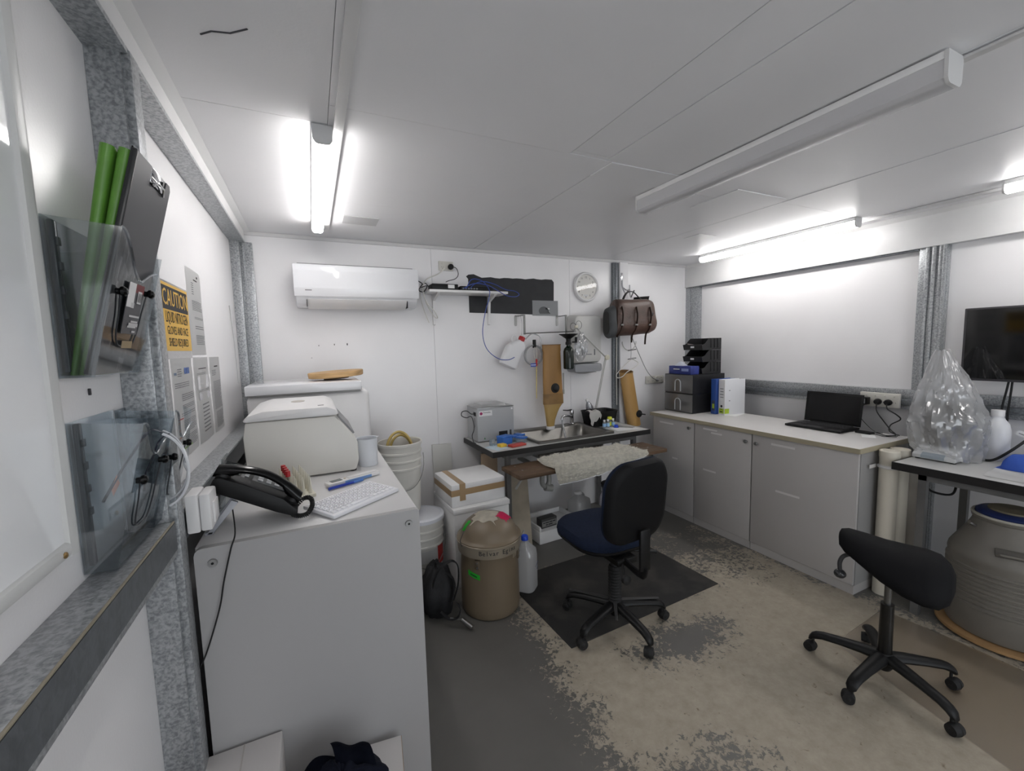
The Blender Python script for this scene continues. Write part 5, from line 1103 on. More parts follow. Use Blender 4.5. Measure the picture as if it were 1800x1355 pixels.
tag(MB().tube([(.478+.085*math.cos(a), 2.74+.03*math.sin(a), .87+.14*math.sin(a)+.0*i) for i, a in enumerate([-.5+.17*k for k in range(25)])], .009, 10).tube([(.495+.075*math.cos(a), 2.785+.03*math.sin(a), .86+.12*math.sin(a)) for a in [-.4+.17*k for k in range(24)]], .009, 10).build('tan_hose', mat('hose_tan', (176, 152, 84), .4)), 'coiled tan rubber hose in the upper white bucket', 'hose')
B2 = bucket('white lidded bucket with red label behind the cabinet', (.582, 2.68, 0), .118, .135, .455, 3)
MB().lathe([(.146, .448), (.147, .470), (.130, .476), (.128, .470), (.0001, .470)], seg=40).build('lid', mat('lid_clear', (214, 216, 222), .3), B2)
MB().rings([[((.1305+.0*z)*math.cos(a), (.1305)*math.sin(a), z) for a in (-1.9, -1.7, -1.5, -1.3, -1.1, -.9, -.7, -.5, -.45, -.5, -.7, -.9, -1.1, -1.3, -1.5, -1.7, -1.9)] for z in (.19, .27)], cap=False).build('label', 'paper', B2)
MB().rings([[(.1318*math.cos(a), .1318*math.sin(a), z) for a in (-1.0, -.8, -.6, -.45)] for z in (.16, .285)], cap=False).build('red_label', mat('label_red', (168, 40, 36), .45), B2)
tag(MB().prism([(.823, YB-.035, .0), (.979, YB-.035, .0), (.979, YB-.004, .772), (.823, YB-.004, .778)], (0, -.016, 0)).build('offcut_board', mat('panel_white', (212, 211, 206), .45)), 'white offcut board leaning against the back wall', 'board')
# brown canister with domed lid
CN = thing('canister', 'brown metal canister with domed lid and green stickers', 'canister', (.885, 2.255, 0))
mat('canister_brown', (114, 101, 83), .42, var=.05, vscale=5); mat('canister_band', (150, 140, 124), .35, metal=.3)
MB().lathe([(.150, 0), (.165, .004), (.172, .014), (.174, .05), (.172, .25), (.166, .375), (.168, .380)], seg=56).build('body', 'canister_brown', CN)
MB().lathe([(.168, .368), (.184, .372), (.187, .392), (.187, .425), (.192, .430), (.192, .438), (.186, .442)], seg=56).build('band', 'canister_band', CN)
MB().lathe([(.190, .440), (.190, .446), (.176, .452), (.168, .462), (.158, .490), (.138, .518), (.108, .543), (.072, .558), (.036, .564), (.0001, .565)], seg=56).build('domed_lid', 'canister_brown', CN)
def domez(r):
    pr = [(.190, .446), (.176, .452), (.168, .462), (.158, .490), (.138, .518), (.108, .543), (.072, .558), (.036, .564), (0, .565)]
    for (r1, z1), (r2, z2) in zip(pr, pr[1:]):
        if r2 <= r <= r1: return z1+(z2-z1)*(r1-r)/(r1-r2+1e-9)
    return .565
def domepatch(nm, r0, r1, a0, a1, m, jag=0.0):
    return MB().grid(lambda u, v: (lambda r, a: ((r+.0015)*math.cos(a), (r+.0015)*math.sin(a), domez(r)+.0018))(max(0, r0+(r1-r0)*v+jag*math.sin(11*u)*(v if v > .5 else 0)), a0+(a1-a0)*u), 12, 8, .0006).build(nm, m, CN)
E1 = Vector((.93, -.367, 0)); E2 = Vector((-.367, -.93, 0))       # across and towards the room
def domegrid(nm, x0, x1, y0, y1, m, jag=0.0, rot=0.0):
    def f(u, v):
        x = x0+(x1-x0)*u; y = y0+(y1-y0)*v
        x += jag*math.sin(17*v+3*u)*(u if u > .5 else 1-u); y += jag*math.sin(13*u+1)*(1 if v > .5 else .4)
        c0, c1 = (x0+x1)/2, (y0+y1)/2; dx, dy = x-c0, y-c1; x = c0+dx*math.cos(rot)-dy*math.sin(rot); y = c1+dx*math.sin(rot)+dy*math.cos(rot)
        p = E1*x+E2*y; r = min(p.length, .186); return (p.x*1.008, p.y*1.008, domez(r)+.0022)
    return MB().grid(f, 14, 12, .0006).build(nm, m, CN)
domegrid('torn_paper_label', -.085, .055, -.05, .085, mat('paper_torn', (214, 208, 194), .75, var=.1, vscale=30), .010, .25)
domegrid('pink_label', .060, .125, -.06, .055, mat('hot_pink', (232, 50, 110), .5), .004, .35)
gd = domegrid('green_sticker', -.150, -.105, .030, .060, mat('fluo_green', (60, 214, 70), .5), 0, -.5)
def bodypatch(nm, r, z0, z1, a0, a1, m): return MB().grid(lambda u, v: (r*math.cos(a0+(a1-a0)*u), r*math.sin(a0+(a1-a0)*u), z0+(z1-z0)*v+.02*(.5-u)*(nm == 'green_sticker')), 8, 2, .0006).build(nm, m, CN)
gb = bodypatch('green_sticker', .176, .255, .285, -2.72, -2.28, 'fluo_green')
bodypatch('pale_label', .1695, .335, .362, -1.05, -.75, mat('label_faded', (168, 156, 138), .6))
CM = WM['canister']
def curved_text(s_, size, r, z, a0, m, parent, step=.066):
    for i, ch in enumerate(s_):
        if ch == ' ': continue
        a = a0+i*step*size/.03; p = (r*math.cos(a), r*math.sin(a), z)
        lettering(ch, size, CM @ frame_M(p, (-math.sin(a), math.cos(a), 0), (0, 0, 1)), m, parent, name='letter')
curved_text('Belvar Egins', .036, .1885, .408, -2.22, 'ink', CN, .085)
MB().grid(lambda u, v: (.1775*math.cos(-2.62+.24*u), .1775*math.sin(-2.62+.24*u), .266+.007*v+.012*(.5-u)), 6, 1, .0004).build('sticker_print', 'tri_green', gb)
for a in (-2.35, -.62):
    c_, s_ = math.cos(a), math.sin(a); Mx = frame_M((.172*c_, .172*s_, .335), (-s_, c_, 0), (0, 0, 1))
    lt = MB().box(-.014, .014, -.03, .025, -.004, .006, M=Mx, bev=.002).build('latch', mat('latch_brown', (118, 106, 90), .4, metal=.4), CN)
    MB().cyl(Mx @ Vector((0, -.015, .006)), Mx @ Vector((0, -.015, .010)), .006, .006, 10).cyl(Mx @ Vector((0, .012, .006)), Mx @ Vector((0, .012, .012)), .005, .005, 10).build('rivet', 'steel', lt)
MB().tube(spline([(-.188, -.06, .43), (-.20, -.07, .47), (-.185, -.075, .51), (-.165, -.06, .52)], 5), .002, 5).build('lid_wire', 'dark_grey', CN)
MB().tube(spline([(.13, -.14, .445), (.155, -.15, .475), (.168, -.13, .472), (.165, -.11, .445)], 5), .004, 6).build('lid_catch', 'rack_steel', CN)
# black harness bag
mat('nylon_black', (20, 20, 23), .75, bump=.2, bscale=120)
HB = thing('harness_bag', 'crumpled black nylon bag and straps beside the canister', 'bag', (.56, 2.29, 0))
MB().grid(lambda u, v: ((lambda a, e, n_: (.575+.105*math.cos(a)*math.cos(e)*n_, 2.33+.11*math.sin(a)*math.cos(e)*n_, max(.002, .13+.17*math.sin(e)*n_)))(2*PI*u, -PI/2+PI*v, 1+.25*mnoise.noise(Vector((math.cos(2*PI*u)*1.8, math.sin(2*PI*u)*1.8, v*5))))), 32, 18).build('bag', 'nylon_black', HB, w=True, ang=60)
for pts in ([(.53, 2.25, .20), (.56, 2.22, .31), (.63, 2.21, .355), (.675, 2.22, .31), (.672, 2.22, .20), (.64, 2.21, .12)], [(.60, 2.22, .29), (.635, 2.20, .26), (.645, 2.20, .19), (.62, 2.19, .11)], [(.56, 2.20, .08), (.60, 2.16, .05), (.64, 2.14, .06), (.655, 2.14, .10), (.64, 2.15, .14)]):
    MB().tube(spline(pts, 6), .011, 6, flat=.3).build('strap', 'nylon_black', HB, w=True)
MB().tube(spline([(.60, 2.16, .055), (.655, 2.14, .04), (.70, 2.115, .02)], 4), .004, 6).build('carabiner', 'rack_steel', HB, w=True)
MB().cyl((.66, 2.13, .045), (.70, 2.075, .020), .013, .013, 12).build('metal_tube', 'steel', HB, w=True)
# rubber anti-fatigue mat
m_ = bpy.data.materials.new('checker_rubber'); m_.use_nodes = True; nt = m_.node_tree; b = nt.nodes['Principled BSDF']
tc = nt.nodes.new('ShaderNodeTexCoord'); br = nt.nodes.new('ShaderNodeTexBrick'); mp = nt.nodes.new('ShaderNodeMapping'); mp.inputs['Scale'].default_value = (24, 24, 24)
nt.links.new(tc.outputs['Object'], mp.inputs[0]); nt.links.new(mp.outputs[0], br.inputs[0])
br.inputs['Color1'].default_value = lin((52, 51, 50)); br.inputs['Color2'].default_value = lin((66, 64, 61)); br.inputs['Mortar'].default_value = lin((34, 34, 34)); br.inputs['Mortar Size'].default_value = .06
nz = nt.nodes.new('ShaderNodeTexNoise'); nz.inputs['Scale'].default_value = 5; nz.inputs['Detail'].default_value = 8; nt.links.new(tc.outputs['Object'], nz.inputs['Vector'])
rp = nt.nodes.new('ShaderNodeValToRGB'); rp.color_ramp.elements[0].position = .48; rp.color_ramp.elements[0].color = (.75, .75, .75, 1); rp.color_ramp.elements[1].position = .68; rp.color_ramp.elements[1].color = (1.9, 1.8, 1.65, 1); nt.links.new(nz.outputs[0], rp.inputs[0])
mx = nt.nodes.new('ShaderNodeMix'); mx.data_type = 'RGBA'; mx.blend_type = 'MULTIPLY'; mx.inputs[0].default_value = 1
nt.links.new(br.outputs[0], mx.inputs[6]); nt.links.new(rp.outputs[0], mx.inputs[7]); nt.links.new(mx.outputs[2], b.inputs['Base Color']); b.inputs['Roughness'].default_value = .75
bp = nt.nodes.new('ShaderNodeBump'); bp.inputs['Strength'].default_value = .6; bp.inputs['Distance'].default_value = .003; nt.links.new(br.outputs[1], bp.inputs['Height']); bp.invert = True; nt.links.new(bp.outputs[0], b.inputs['Normal'])
MT = thing('rubber_mat', 'dark rubber floor mat under the office chair', 'mat', (1.66, 2.10, 0), .05)
MB().box(-.575, .575, -.36, .37, .0005, .005, bev=.002).build('mat', m_, MT)
# cartons and jacket before the cabinet
C1 = thing('white_carton', 'white carton against the wall below the cabinet end', 'box', (-.255, 1.15, 0))
MB().box(-.10, .10, -.25, .25, 0, .385, bev=.002).build('carton', mat('carton_white', (212, 208, 206), .6), C1)
MB().box(-.002, .002, -.25, .25, .3852, .3855).build('flap_seam', mat('seam', (186, 180, 176), .6), C1)
MB().box(-.1005, -.1, -.25, .25, 0, .384).build('kraft_edge', mat('kraft', (160, 132, 100), .7), C1)
C2 = thing('white_carton', 'lower white carton under the navy jacket', 'box', (.05, 1.19, 0), -.12)
MB().box(-.12, .12, -.2, .2, 0, .235, bev=.002).build('carton', 'carton_white', C2)
MB().box(.1201, .1215, -.2, .2, .002, .234).build('kraft_edge', 'kraft', C2)
JK = thing('navy_jacket', 'crumpled navy jacket on the lower carton', 'jacket', (.03, 1.2, .236))
mat('navy', (16, 20, 34), .9, bump=.25, bscale=90, spec=.2)
def jk(u, v):
    a = 2*PI*u; e = PI/2*v
    n_ = 1+.22*mnoise.noise(Vector((math.cos(a)*1.6, math.sin(a)*1.6, v*2.2+3)))+.07*mnoise.noise(Vector((math.cos(a)*5, math.sin(a)*5, v*6)))
    return (.0+.135*math.cos(a)*math.cos(e)*n_, 1.19+.15*math.sin(a)*math.cos(e)*n_, .238+.125*math.sin(e)*n_)
MB().grid(jk, 48, 20).build('body', 'navy', JK, w=True, ang=70)
MB().grid(lambda u, v: (-.025+.105*u+.02*v, 1.30-.10*v-.03*u, .372+.022*math.sin(PI*v)-.02*u-.055*v*v+.006*math.sin(9*u)), 14, 10, .010).build('collar', 'navy', JK, w=True, ang=70)
MB().grid(lambda u, v: (-.115+.15*u+.012*math.sin(5*v), 1.27-.26*v+.02*math.sin(4*u), .312+.045*math.sin(PI*u)+.008*math.sin(8*u+5*v)), 18, 14, .008).build('sleeve', 'navy', JK, w=True, ang=70)
# ================================================================ ON THE RIGHT BENCH
mat('drawer_black', (24, 24, 26), .4); film('drawer_front', (150, 152, 154), gloss=.3, rough=.12, white=.2)
for k, lab in enumerate(('lower black storage drawer with clouded front', 'upper black storage drawer with clouded front')):
    z0 = .9008+k*.174; t = thing('storage_drawer', lab, 'drawer unit', (3.23, 2.845, z0), 0, 'stacked storage drawers')
    sh = MB(); sh.box(3.036, 3.44, 2.682, 2.690, z0, z0+.172).box(3.036, 3.44, 3.0, 3.008, z0, z0+.172).box(3.036, 3.44, 2.690, 3.0, z0, z0+.008).box(3.036, 3.44, 2.690, 3.0, z0+.164, z0+.172).box(3.432, 3.44, 2.690, 3.0, z0+.008, z0+.164)
    sh.build('shell', 'drawer_black', t, w=True)
    f = MB().box(3.030, 3.036, 2.684, 3.006, z0+.006, z0+.168, bev=.002).build('drawer_front', 'drawer_front', t, w=True)
    MB().tube([(3.026, 2.845+.032*math.cos(a), z0+.095+.032*math.sin(a)) for a in [PI*i/14 for i in range(15)]][::-1] if False else [(3.026, 2.813, z0+.02), (3.026, 2.813, z0+.09)] + [(3.026, 2.845-.032*math.cos(a), z0+.095+.032*math.sin(a)) for a in [PI*i/12 for i in range(1, 12)]] + [(3.026, 2.877, z0+.09), (3.026, 2.877, z0+.02)], .005, 8).build('arch_handle', mat('handle_pale', (176, 178, 180), .35), f, w=True)
    MB().box(3.05, 3.40, 2.70, 2.99, z0+.012, z0+.016).build('tray', 'dark_grey', t, w=True)
    if k == 0: MB().ball((3.10, 2.76, z0+.05), .04, 12, sc=(1, 1.3, .8)).ball((3.12, 2.83, z0+.045), .035, 12).build('contents', mat('cream_contents', (206, 196, 160), .7), t, w=True)
GBX = thing('glove_box', 'blue disposable glove box on the storage drawers', 'box', (3.13, 2.865, 1.2475))
MB().box(3.065, 3.172, 2.735, 2.99, 1.2475, 1.322, bev=.002).build('carton', mat('glove_blue', (54, 66, 140), .5, var=.25, vscale=14), GBX, w=True)
MB().grid(lambda u, v: (3.082+.075*u, 2.84+.11*v, 1.323+.028*math.sin(PI*u)*math.sin(PI*v)*(1+.4*math.sin(9*u+6*v))), 12, 12).build('glove_tuft', mat('glove_pale', (190, 194, 206), .7), GBX, w=True)
MB().box(3.0645, 3.0649, 2.76, 2.84, 1.275, 1.30).build('print', mat('print_pale', (150, 165, 215), .5), GBX, w=True)
MB().box(3.0642, 3.0649, 2.862, 2.935, 1.288, 1.297).build('print_mark', 'paper', GBX, w=True); 
# three stacking bins
mat('bin_black', (26, 26, 28), .45)
for k, lab in enumerate(('black stacking bin, bottom of the three', 'black stacking bin, middle of the three', 'black stacking bin, top of the three')):
    z0 = 1.2478+k*.108; t = thing('stacking_bin', lab, 'bin', (3.31, 2.83, z0), 0, 'black stacking bins')
    x0, x1, y0, y1 = 3.19, 3.43, 2.715, 2.93; h = .112 if k < 2 else .115
    side = [(x0-.012, z0+.045), (x0, z0+.0006), (x1, z0+.0006), (x1, z0+.1076), (x0+.085, z0+.1076), (x0+.055, z0+.085), (x0+.03, z0+.06)]
    for yy in (y0, y1-.004): MB().prism([(x, yy, z) for x, z in side], (0, .004, 0)).build('side', 'bin_black', t, w=True)
    MB().box(x0, x1, y0+.004, y1-.004, z0+.002, z0+.007).build('floor', 'bin_black', t, w=True)
    MB().box(x1-.004, x1, y0+.004, y1-.004, z0+.007, z0+h-.007).build('back', 'bin_black', t, w=True)
    MB().prism([(x0-.012, y0+.004, z0+.045), (x0, y0+.004, z0+.006), (x0+.004, y0+.004, z0+.006), (x0-.008, y0+.004, z0+.045)], (0, y1-y0-.008, 0)).build('front_lip', 'bin_black', t, w=True)
    MB().tube([(x0-.010, y0, z0+.047), (x0-.010, y1, z0+.047)], .004, 6).build('lip_roll', 'bin_black', t, w=True)
    for xx in (3.30, 3.345, 3.39): MB().box(xx-.008, xx+.008, y0-.005, y0, z0+.02, z0+h-.01, bev=.002).build('rib', 'bin_black', t, w=True)
    if k: MB().box(x0-.0135, x0-.0125, 2.80, 2.84, z0+.02, z0+.036).build('label', 'paper', t, w=True)
tag(MB().box(-.03, .03, -.035, .035, 0, .002, M=Matrix.Translation((3.215, 2.86, 1.505)) @ Matrix.Rotation(.5, 4, 'Y') @ Matrix.Rotation(.4, 4, 'Z')).build('sachet', mat('sachet', (186, 170, 168), .4)), 'small pale sachet in the top black bin', 'sachet')
# binders
def binder(label, y0, w_, m, rz, white=False, x0=3.19):
    t = thing('ring_binder', label, 'binder', (x0, y0, .9008), rz, 'ring binders beside the drawers'); h, d = .308, .225
    MB().box(0, .004, 0, w_, 0, h, bev=.001).build('spine', m[0], t)
    MB().box(.004, d, 0, .003, 0, h, bev=.001).build('cover', m[1], t); MB().box(.004, d, w_-.003, w_, 0, h, bev=.001).build('cover', m[1], t)
    MB().box(.010, d-.01, .006, w_-.006, .004, h-.01).build('papers', 'paper', t)
    M_ = WM[t.name]
    MB().lathe([(.011, 0), (.011, .001)], seg=18, M=Matrix.Translation((-.0002, w_/2, .075)) @ Matrix.Rotation(-PI/2, 4, 'Y')).build('finger_hole', 'ink', t)
    if white:
        MB().box(-.001, -.0002, .008, w_-.008, .13, .25).build('spine_label', 'paper', t)
        for k_ in range(4): MB().box(-.0014, -.001, .014, w_-.02+.004*(k_ % 2), .15+.025*k_, .156+.025*k_).build('text_line', 'ink_grey', t)
        MB().box(-.001, -.0002, .008, w_-.008, .012, .055).box(0, .05, -.001, -.0002, .012, .055).build('green_label', mat('lime_label', (176, 202, 60), .5), t)
        MB().box(-.0014, -.001, .022, .050, .022, .030).box(-.0014, -.001, .026, .046, .046, .050).build('print_mark', 'ink', t)
        for z in (.12, .21): MB().box(.045, .06, -.0012, -.0003, z, z+.006).build('rivet', 'ink_grey', t)
    else:
        MB().box(-.001, -.0002, .01, w_-.01, .03, .12).build('spine_label', mat('dark_label', (60, 70, 90), .5), t); MB().box(-.0014, -.001, .015, w_-.015, .05, .09).build('spine_picture', 'lime_label' if 'lime_label' in MATS else m[1], t)
    return t
binder('white lever arch binder with a lime label on the bench', 2.488, .068, ('white_plastic', mat('binder_white', (224, 225, 228), .4)), -.12, True, 3.20)
binder('blue binder standing behind the white binder', 2.565, .052, (mat('binder_blue', (44, 78, 150), .4), 'binder_blue'), -.06, False, 3.185)
tag(MB().box(-.11, .11, -.08, .08, 0, .0012, M=Matrix.Translation((3.30, 2.50, .9004)) @ Matrix.Rotation(.3, 4, 'Z')).build('paper_sheet', 'paper'), 'white paper sheet under the binders', 'paper')
# laptop
LP = thing('laptop', 'open black laptop on the right bench', 'laptop', (3.29, 1.77, .9008))
MB().box(3.178, 3.412, 1.585, 1.957, .9028, .918, bev=.003).build('base', 'black_plastic', LP, w=True)
kb_ = MB().box(3.275, 3.395, 1.61, 1.93, .9181, .9186).build('keyboard_well', mat('well', (32, 32, 34), .5), LP, w=True)
for r_ in range(5):
    for c_ in range(14): MB().box(3.279+r_*.0228, 3.279+r_*.0228+.019, 1.616+c_*.0222, 1.616+c_*.0222+.018, .9187, .9205).build('key', mat('lap_key', (46, 46, 48), .5), kb_, w=True)
MB().box(3.195, 3.255, 1.72, 1.83, .9181, .9185).build('touchpad', 'dark_grey', LP, w=True)
LM = frame_M((3.416, 1.771, .920), (0, -1, 0), (.13, 0, .99))
sc_ = MB().box(-.186, .186, 0, .226, -.007, 0, M=LM, bev=.002).build('screen_lid', 'black_plastic', LP, w=True)
MB().box(-.172, .172, .014, .210, 0.0002, .0008, M=LM).build('display', 'black_gloss', sc_, w=True)
MB().cyl((3.416, 1.63, .917), (3.416, 1.91, .917), .006, .006, 10).build('hinge', 'black_plastic', LP, w=True)
for x in (3.19, 3.39):
    for y in (1.60, 1.94): MB().box(x-.006, x+.006, y-.006, y+.006, .9006, .903).build('foot', 'black_rubber', LP, w=True)
# four-gang outlet on the right rail, plugs and leads
PB = thing('power_board', 'white four-gang outlet on the right rail', 'power outlet', (3.54, 1.535, 1.06))
MB().box(3.530, 3.558, 1.425, 1.650, 1.062, 1.158, bev=.004).build('box', 'outlet_cream', PB, w=True)
for k in range(4):
    MB().box(3.527, 3.5305, 1.447+k*.053, 1.457+k*.053, 1.132, 1.146, bev=.001).build('rocker', 'outlet_cream', PB, w=True)
    for dy in (-.007, .007): MB().box(3.5294, 3.5301, 1.451+k*.053+dy-.001, 1.451+k*.053+dy+.001, 1.092, 1.101).build('pin_slot', 'ink', PB, w=True)
AD = thing('power_adapter', 'square black power adapter at the outlet', 'adapter', (3.51, 1.60, 1.08))
MB().box(3.475, 3.528, 1.585, 1.625, 1.075, 1.125, bev=.003).build('body', 'black_plastic', AD, w=True)
MB().box(3.4742, 3.4748, 1.592, 1.618, 1.083, 1.117).build('label', mat('adapter_label', (150, 152, 154), .5), AD, w=True)
MB().tube(spline([(3.49, 1.60, 1.076), (3.47, 1.62, 1.03), (3.47, 1.61, .98), (3.46, 1.56, .93), (3.42, 1.50, .905), (3.40, 1.45, .905)], 6), .002, 6).build('lead', 'black_rubber', AD, w=True)
for k, (y, lab, pts) in enumerate(((1.538, 'round black plug next to the adapter', [(3.50, 1.535, 1.09), (3.47, 1.52, 1.04), (3.45, 1.47, .98), (3.43, 1.42, .93), (3.40, 1.38, .906), (3.33, 1.40, .905)]), (1.480, 'round black plug at the outlet end', [(3.49, 1.475, 1.09), (3.47, 1.46, 1.06), (3.45, 1.40, 1.03), (3.46, 1.385, 1.0), (3.45, 1.43, .96), (3.42, 1.42, .92), (3.40, 1.36, .906)]))):
    t = thing('black_plug', lab, 'plug', (3.51, y, 1.09), 0, 'plugs in the right outlet')
    MB().lathe([(.020, 0), (.021, .004), (.021, .02), (.015, .034), (.0001, .036)], seg=20, M=Matrix.Translation((3.529, y, 1.098)) @ Matrix.Rotation(-PI/2, 4, 'Y')).build('body', 'black_plastic', t, w=True)
    MB().tube(spline(pts, 6), .0038, 6).build('cord', 'black_rubber', t, w=True)
tag(MB().tube(spline([(3.40, 1.60, .908), (3.36, 1.55, .905), (3.38, 1.47, .905), (3.34, 1.41, .905), (3.38, 1.36, .905)], 6), .003, 6).tube(spline([(3.30, 1.54, .905), (3.33, 1.46, .905), (3.30, 1.40, .905), (3.34, 1.35, .905)], 6), .0022, 6).build('laptop_lead', 'black_rubber'), 'black laptop leads lying on the bench end', 'cable')
MS = thing('black_mouse_pad', 'small flat black charger puck behind the laptop leads', 'charger', (3.335, 1.52, .9006)); MB().box(-.03, .03, -.045, .045, 0, .012, bev=.004).build('case', 'black_plastic', MS)
tag(MB().box(-.05, .05, -.035, .035, 0, .001, M=Matrix.Translation((3.25, 1.46, .9004)) @ Matrix.Rotation(.5, 4, 'Z')).build('note_paper', 'paper'), 'small white note paper on the bench end', 'paper')
# monitor on the right wall
MN = thing('monitor', 'black wall monitor at the right edge of the photo', 'monitor', (3.55, .79, 1.28))
MB().box(3.496, 3.526, .43, 1.130, 1.276, 1.697, bev=.004).build('case', mat('monitor_grey', (62, 60, 64), .4), MN, w=True)
MB().box(3.494, 3.4965, .442, 1.118, 1.290, 1.687).build('screen', mat('screen_black', (5, 6, 7), .06), MN, w=True)
MB().box(3.526, 3.60, .70, .86, 1.40, 1.56, bev=.004).build('back_box', 'black_plastic', MN, w=True)
MB().box(3.60, 3.639, .74, .82, 1.42, 1.54).build('wall_bracket', 'dark_grey', MN, w=True)
for s_ in (0, .012): MB().tube(spline([(3.54, .93+s_, 1.30), (3.53, .93+s_*1.5, 1.22), (3.53, .935+s_*2, 1.12), (3.535, .94+s_, 1.04), (3.54, .98+s_*3, .97)], 6), .005, 8).build('cable', 'black_rubber', MN, w=True)
# leads between monitor and table
tag(MB().tube(spline([(3.548, .60, 1.10), (3.53, .78, 1.06), (3.44, .83, .98), (3.37, .875, .91), (3.355, .93, .853), (3.36, .985, .846)], 6), .007, 8).build('black_lead', 'black_rubber'), 'thick black lead with a white tag behind the bagged balance', 'cable')
WT = thing('cable_tag', 'white paper tag on the thick black lead', 'tag', (3.435, .845, 1.0)); MB().box(-.001, .001, -.028, .028, -.014, .014, M=Matrix.Rotation(.4, 4, 'X')).build('tag', 'paper', WT); MB().box(-.0015, -.0011, -.02, .02, -.003, .001, M=Matrix.Rotation(.4, 4, 'X')).build('print', 'ink_grey', WT)
# ================================================================ ON THE RIGHT TABLE
BL = thing('lab_balance', 'laboratory balance under the clear bag', 'balance', (3.28, 1.09, .8398), .0)
prf = [(3.128, .846), (3.128, .868), (3.20, .905), (3.45, .915), (3.46, .846)]
MB().prism([(x, 1.005, z) for x, z in prf], (0, .185, 0), bev=.004).build('base', mat('balance_grey', (196, 198, 198), .35), BL, w=True)
MB().prism([(3.1272, 1.05, .851), (3.1272, 1.05, .866), (3.150, 1.05, .8785), (3.149, 1.05, .8795), (3.126, 1.05, .867), (3.126, 1.05, .851)], (0, .10, 0)).build('display_panel', mat('bal_panel', (150, 160, 168), .3), BL, w=True)
MB().lathe([(.05, 0), (.05, .004), (.045, .006)], (3.33, 1.10, .9165), 26).build('pan', mat('pan_dark', (40, 40, 42), .4), BL, w=True)
MB().box(3.24, 3.26, 1.01, 1.185, .912, 1.16).build('draft_post', 'black_plastic', BL, w=True)
MB().box(3.26, 3.44, 1.012, 1.018, .916, 1.18).box(3.26, 3.44, 1.178, 1.184, .916, 1.18).box(3.26, 3.44, 1.018, 1.178, 1.174, 1.18).build('draft_shield', 'clear_film', BL, w=True)
for x in (3.15, 3.43):
    for y in (1.02, 1.17): MB().cyl((x, y, .8397), (x, y, .848), .012, .012, 10).build('foot', 'black_rubber', BL, w=True)
PBG2 = thing('bag_cover', 'clear crumpled plastic bag draped over the balance', 'plastic bag', (3.29, 1.10, .84))
def bag2(u, v):
    a = 2*PI*u; ca, sa = math.cos(a), math.sin(a)
    if v < .35: R = .175+.035*math.sin(PI*v/.7)
    else: R = .21*(1-((v-.35)/.67)**1.25*.84)
    rid = lambda f, w, o: 1-2*abs(mnoise.noise(Vector((ca*f, sa*f, v*w+o))))
    R *= .93+.16*(rid(1.7, 2.6, 0)-.5)+.09*(rid(3.6, 6, 5)-.5)+.04*(rid(8, 12, 2)-.5)
    R *= 1+.16*max(0, math.cos(a-2.75))**2*max(0, 1-abs(v-.3)*2.6)
    x = 3.27+R*ca*.98-.015*v; y = 1.085+R*sa*.80+.045*v
    z = .846+.612*v+.02*v*mnoise.noise(Vector((ca*2, sa*2, 7)))
    if v < .12: z += .055*max(0, -math.cos(a+.15))**3*(1-v/.12)
    return Vector((x, min(y, 1.198), z))
MB().grid(bag2, 110, 60).build('sheet', film('bag_plastic', (246, 246, 248), gloss=.4, rough=.16, white=.34), PBG2, w=True, ang=28)
WB2 = thing('wash_bottle', 'white plastic bottle behind the bagged balance', 'bottle', (3.44, .948, .8402))
MB().lathe([(.052, 0), (.056, .006), (.056, .17), (.048, .205), (.028, .235), (.024, .25)], seg=26).build('bottle', mat('bottle_white', (216, 217, 220), .4), WB2)
MB().lathe([(.027, .248), (.027, .282), (.0001, .283)], seg=20).build('cap', 'white_plastic', WB2)
BC2 = thing('blue_cloth', 'folded blue cloth on the right table', 'cloth', (3.34, .78, .84))
def cl(u, v):
    x = 3.235+.24*u+.012*math.sin(7*v); y = .655+.215*v+.012*math.sin(6*u); e = min(u, 1-u, v, 1-v)
    return (x, y, .842+.066*min(1, e*6)**.5*(1+.12*math.sin(9*u+2)*math.sin(7*v)))
MB().grid(cl, 24, 24).build('cloth', mat('cloth_blue', (52, 88, 178), .85, bump=.2, bscale=120), BC2, w=True, ang=60)
MB().box(3.22, 3.47, .64, .885, .8402, .8412).build('lower_fold', 'cloth_blue', BC2, w=True)
tag(MB().tube(spline([(3.36, 1.0, .846), (3.40, 1.02, .848), (3.44, 1.0, .846), (3.42, .96, .844)], 5), .006, 8).build('white_connector', 'cable_white'), 'white cable connector lying beside the blue cloth', 'connector')
tag(MB().grid(lambda u, v: (3.0+.14*u, .70+.16*v, .842+.02*u*v+.004*math.sin(6*u)), 8, 8, .001).build('paper_wipe', 'paper'), 'white paper wipe at the table edge near the stool', 'paper')
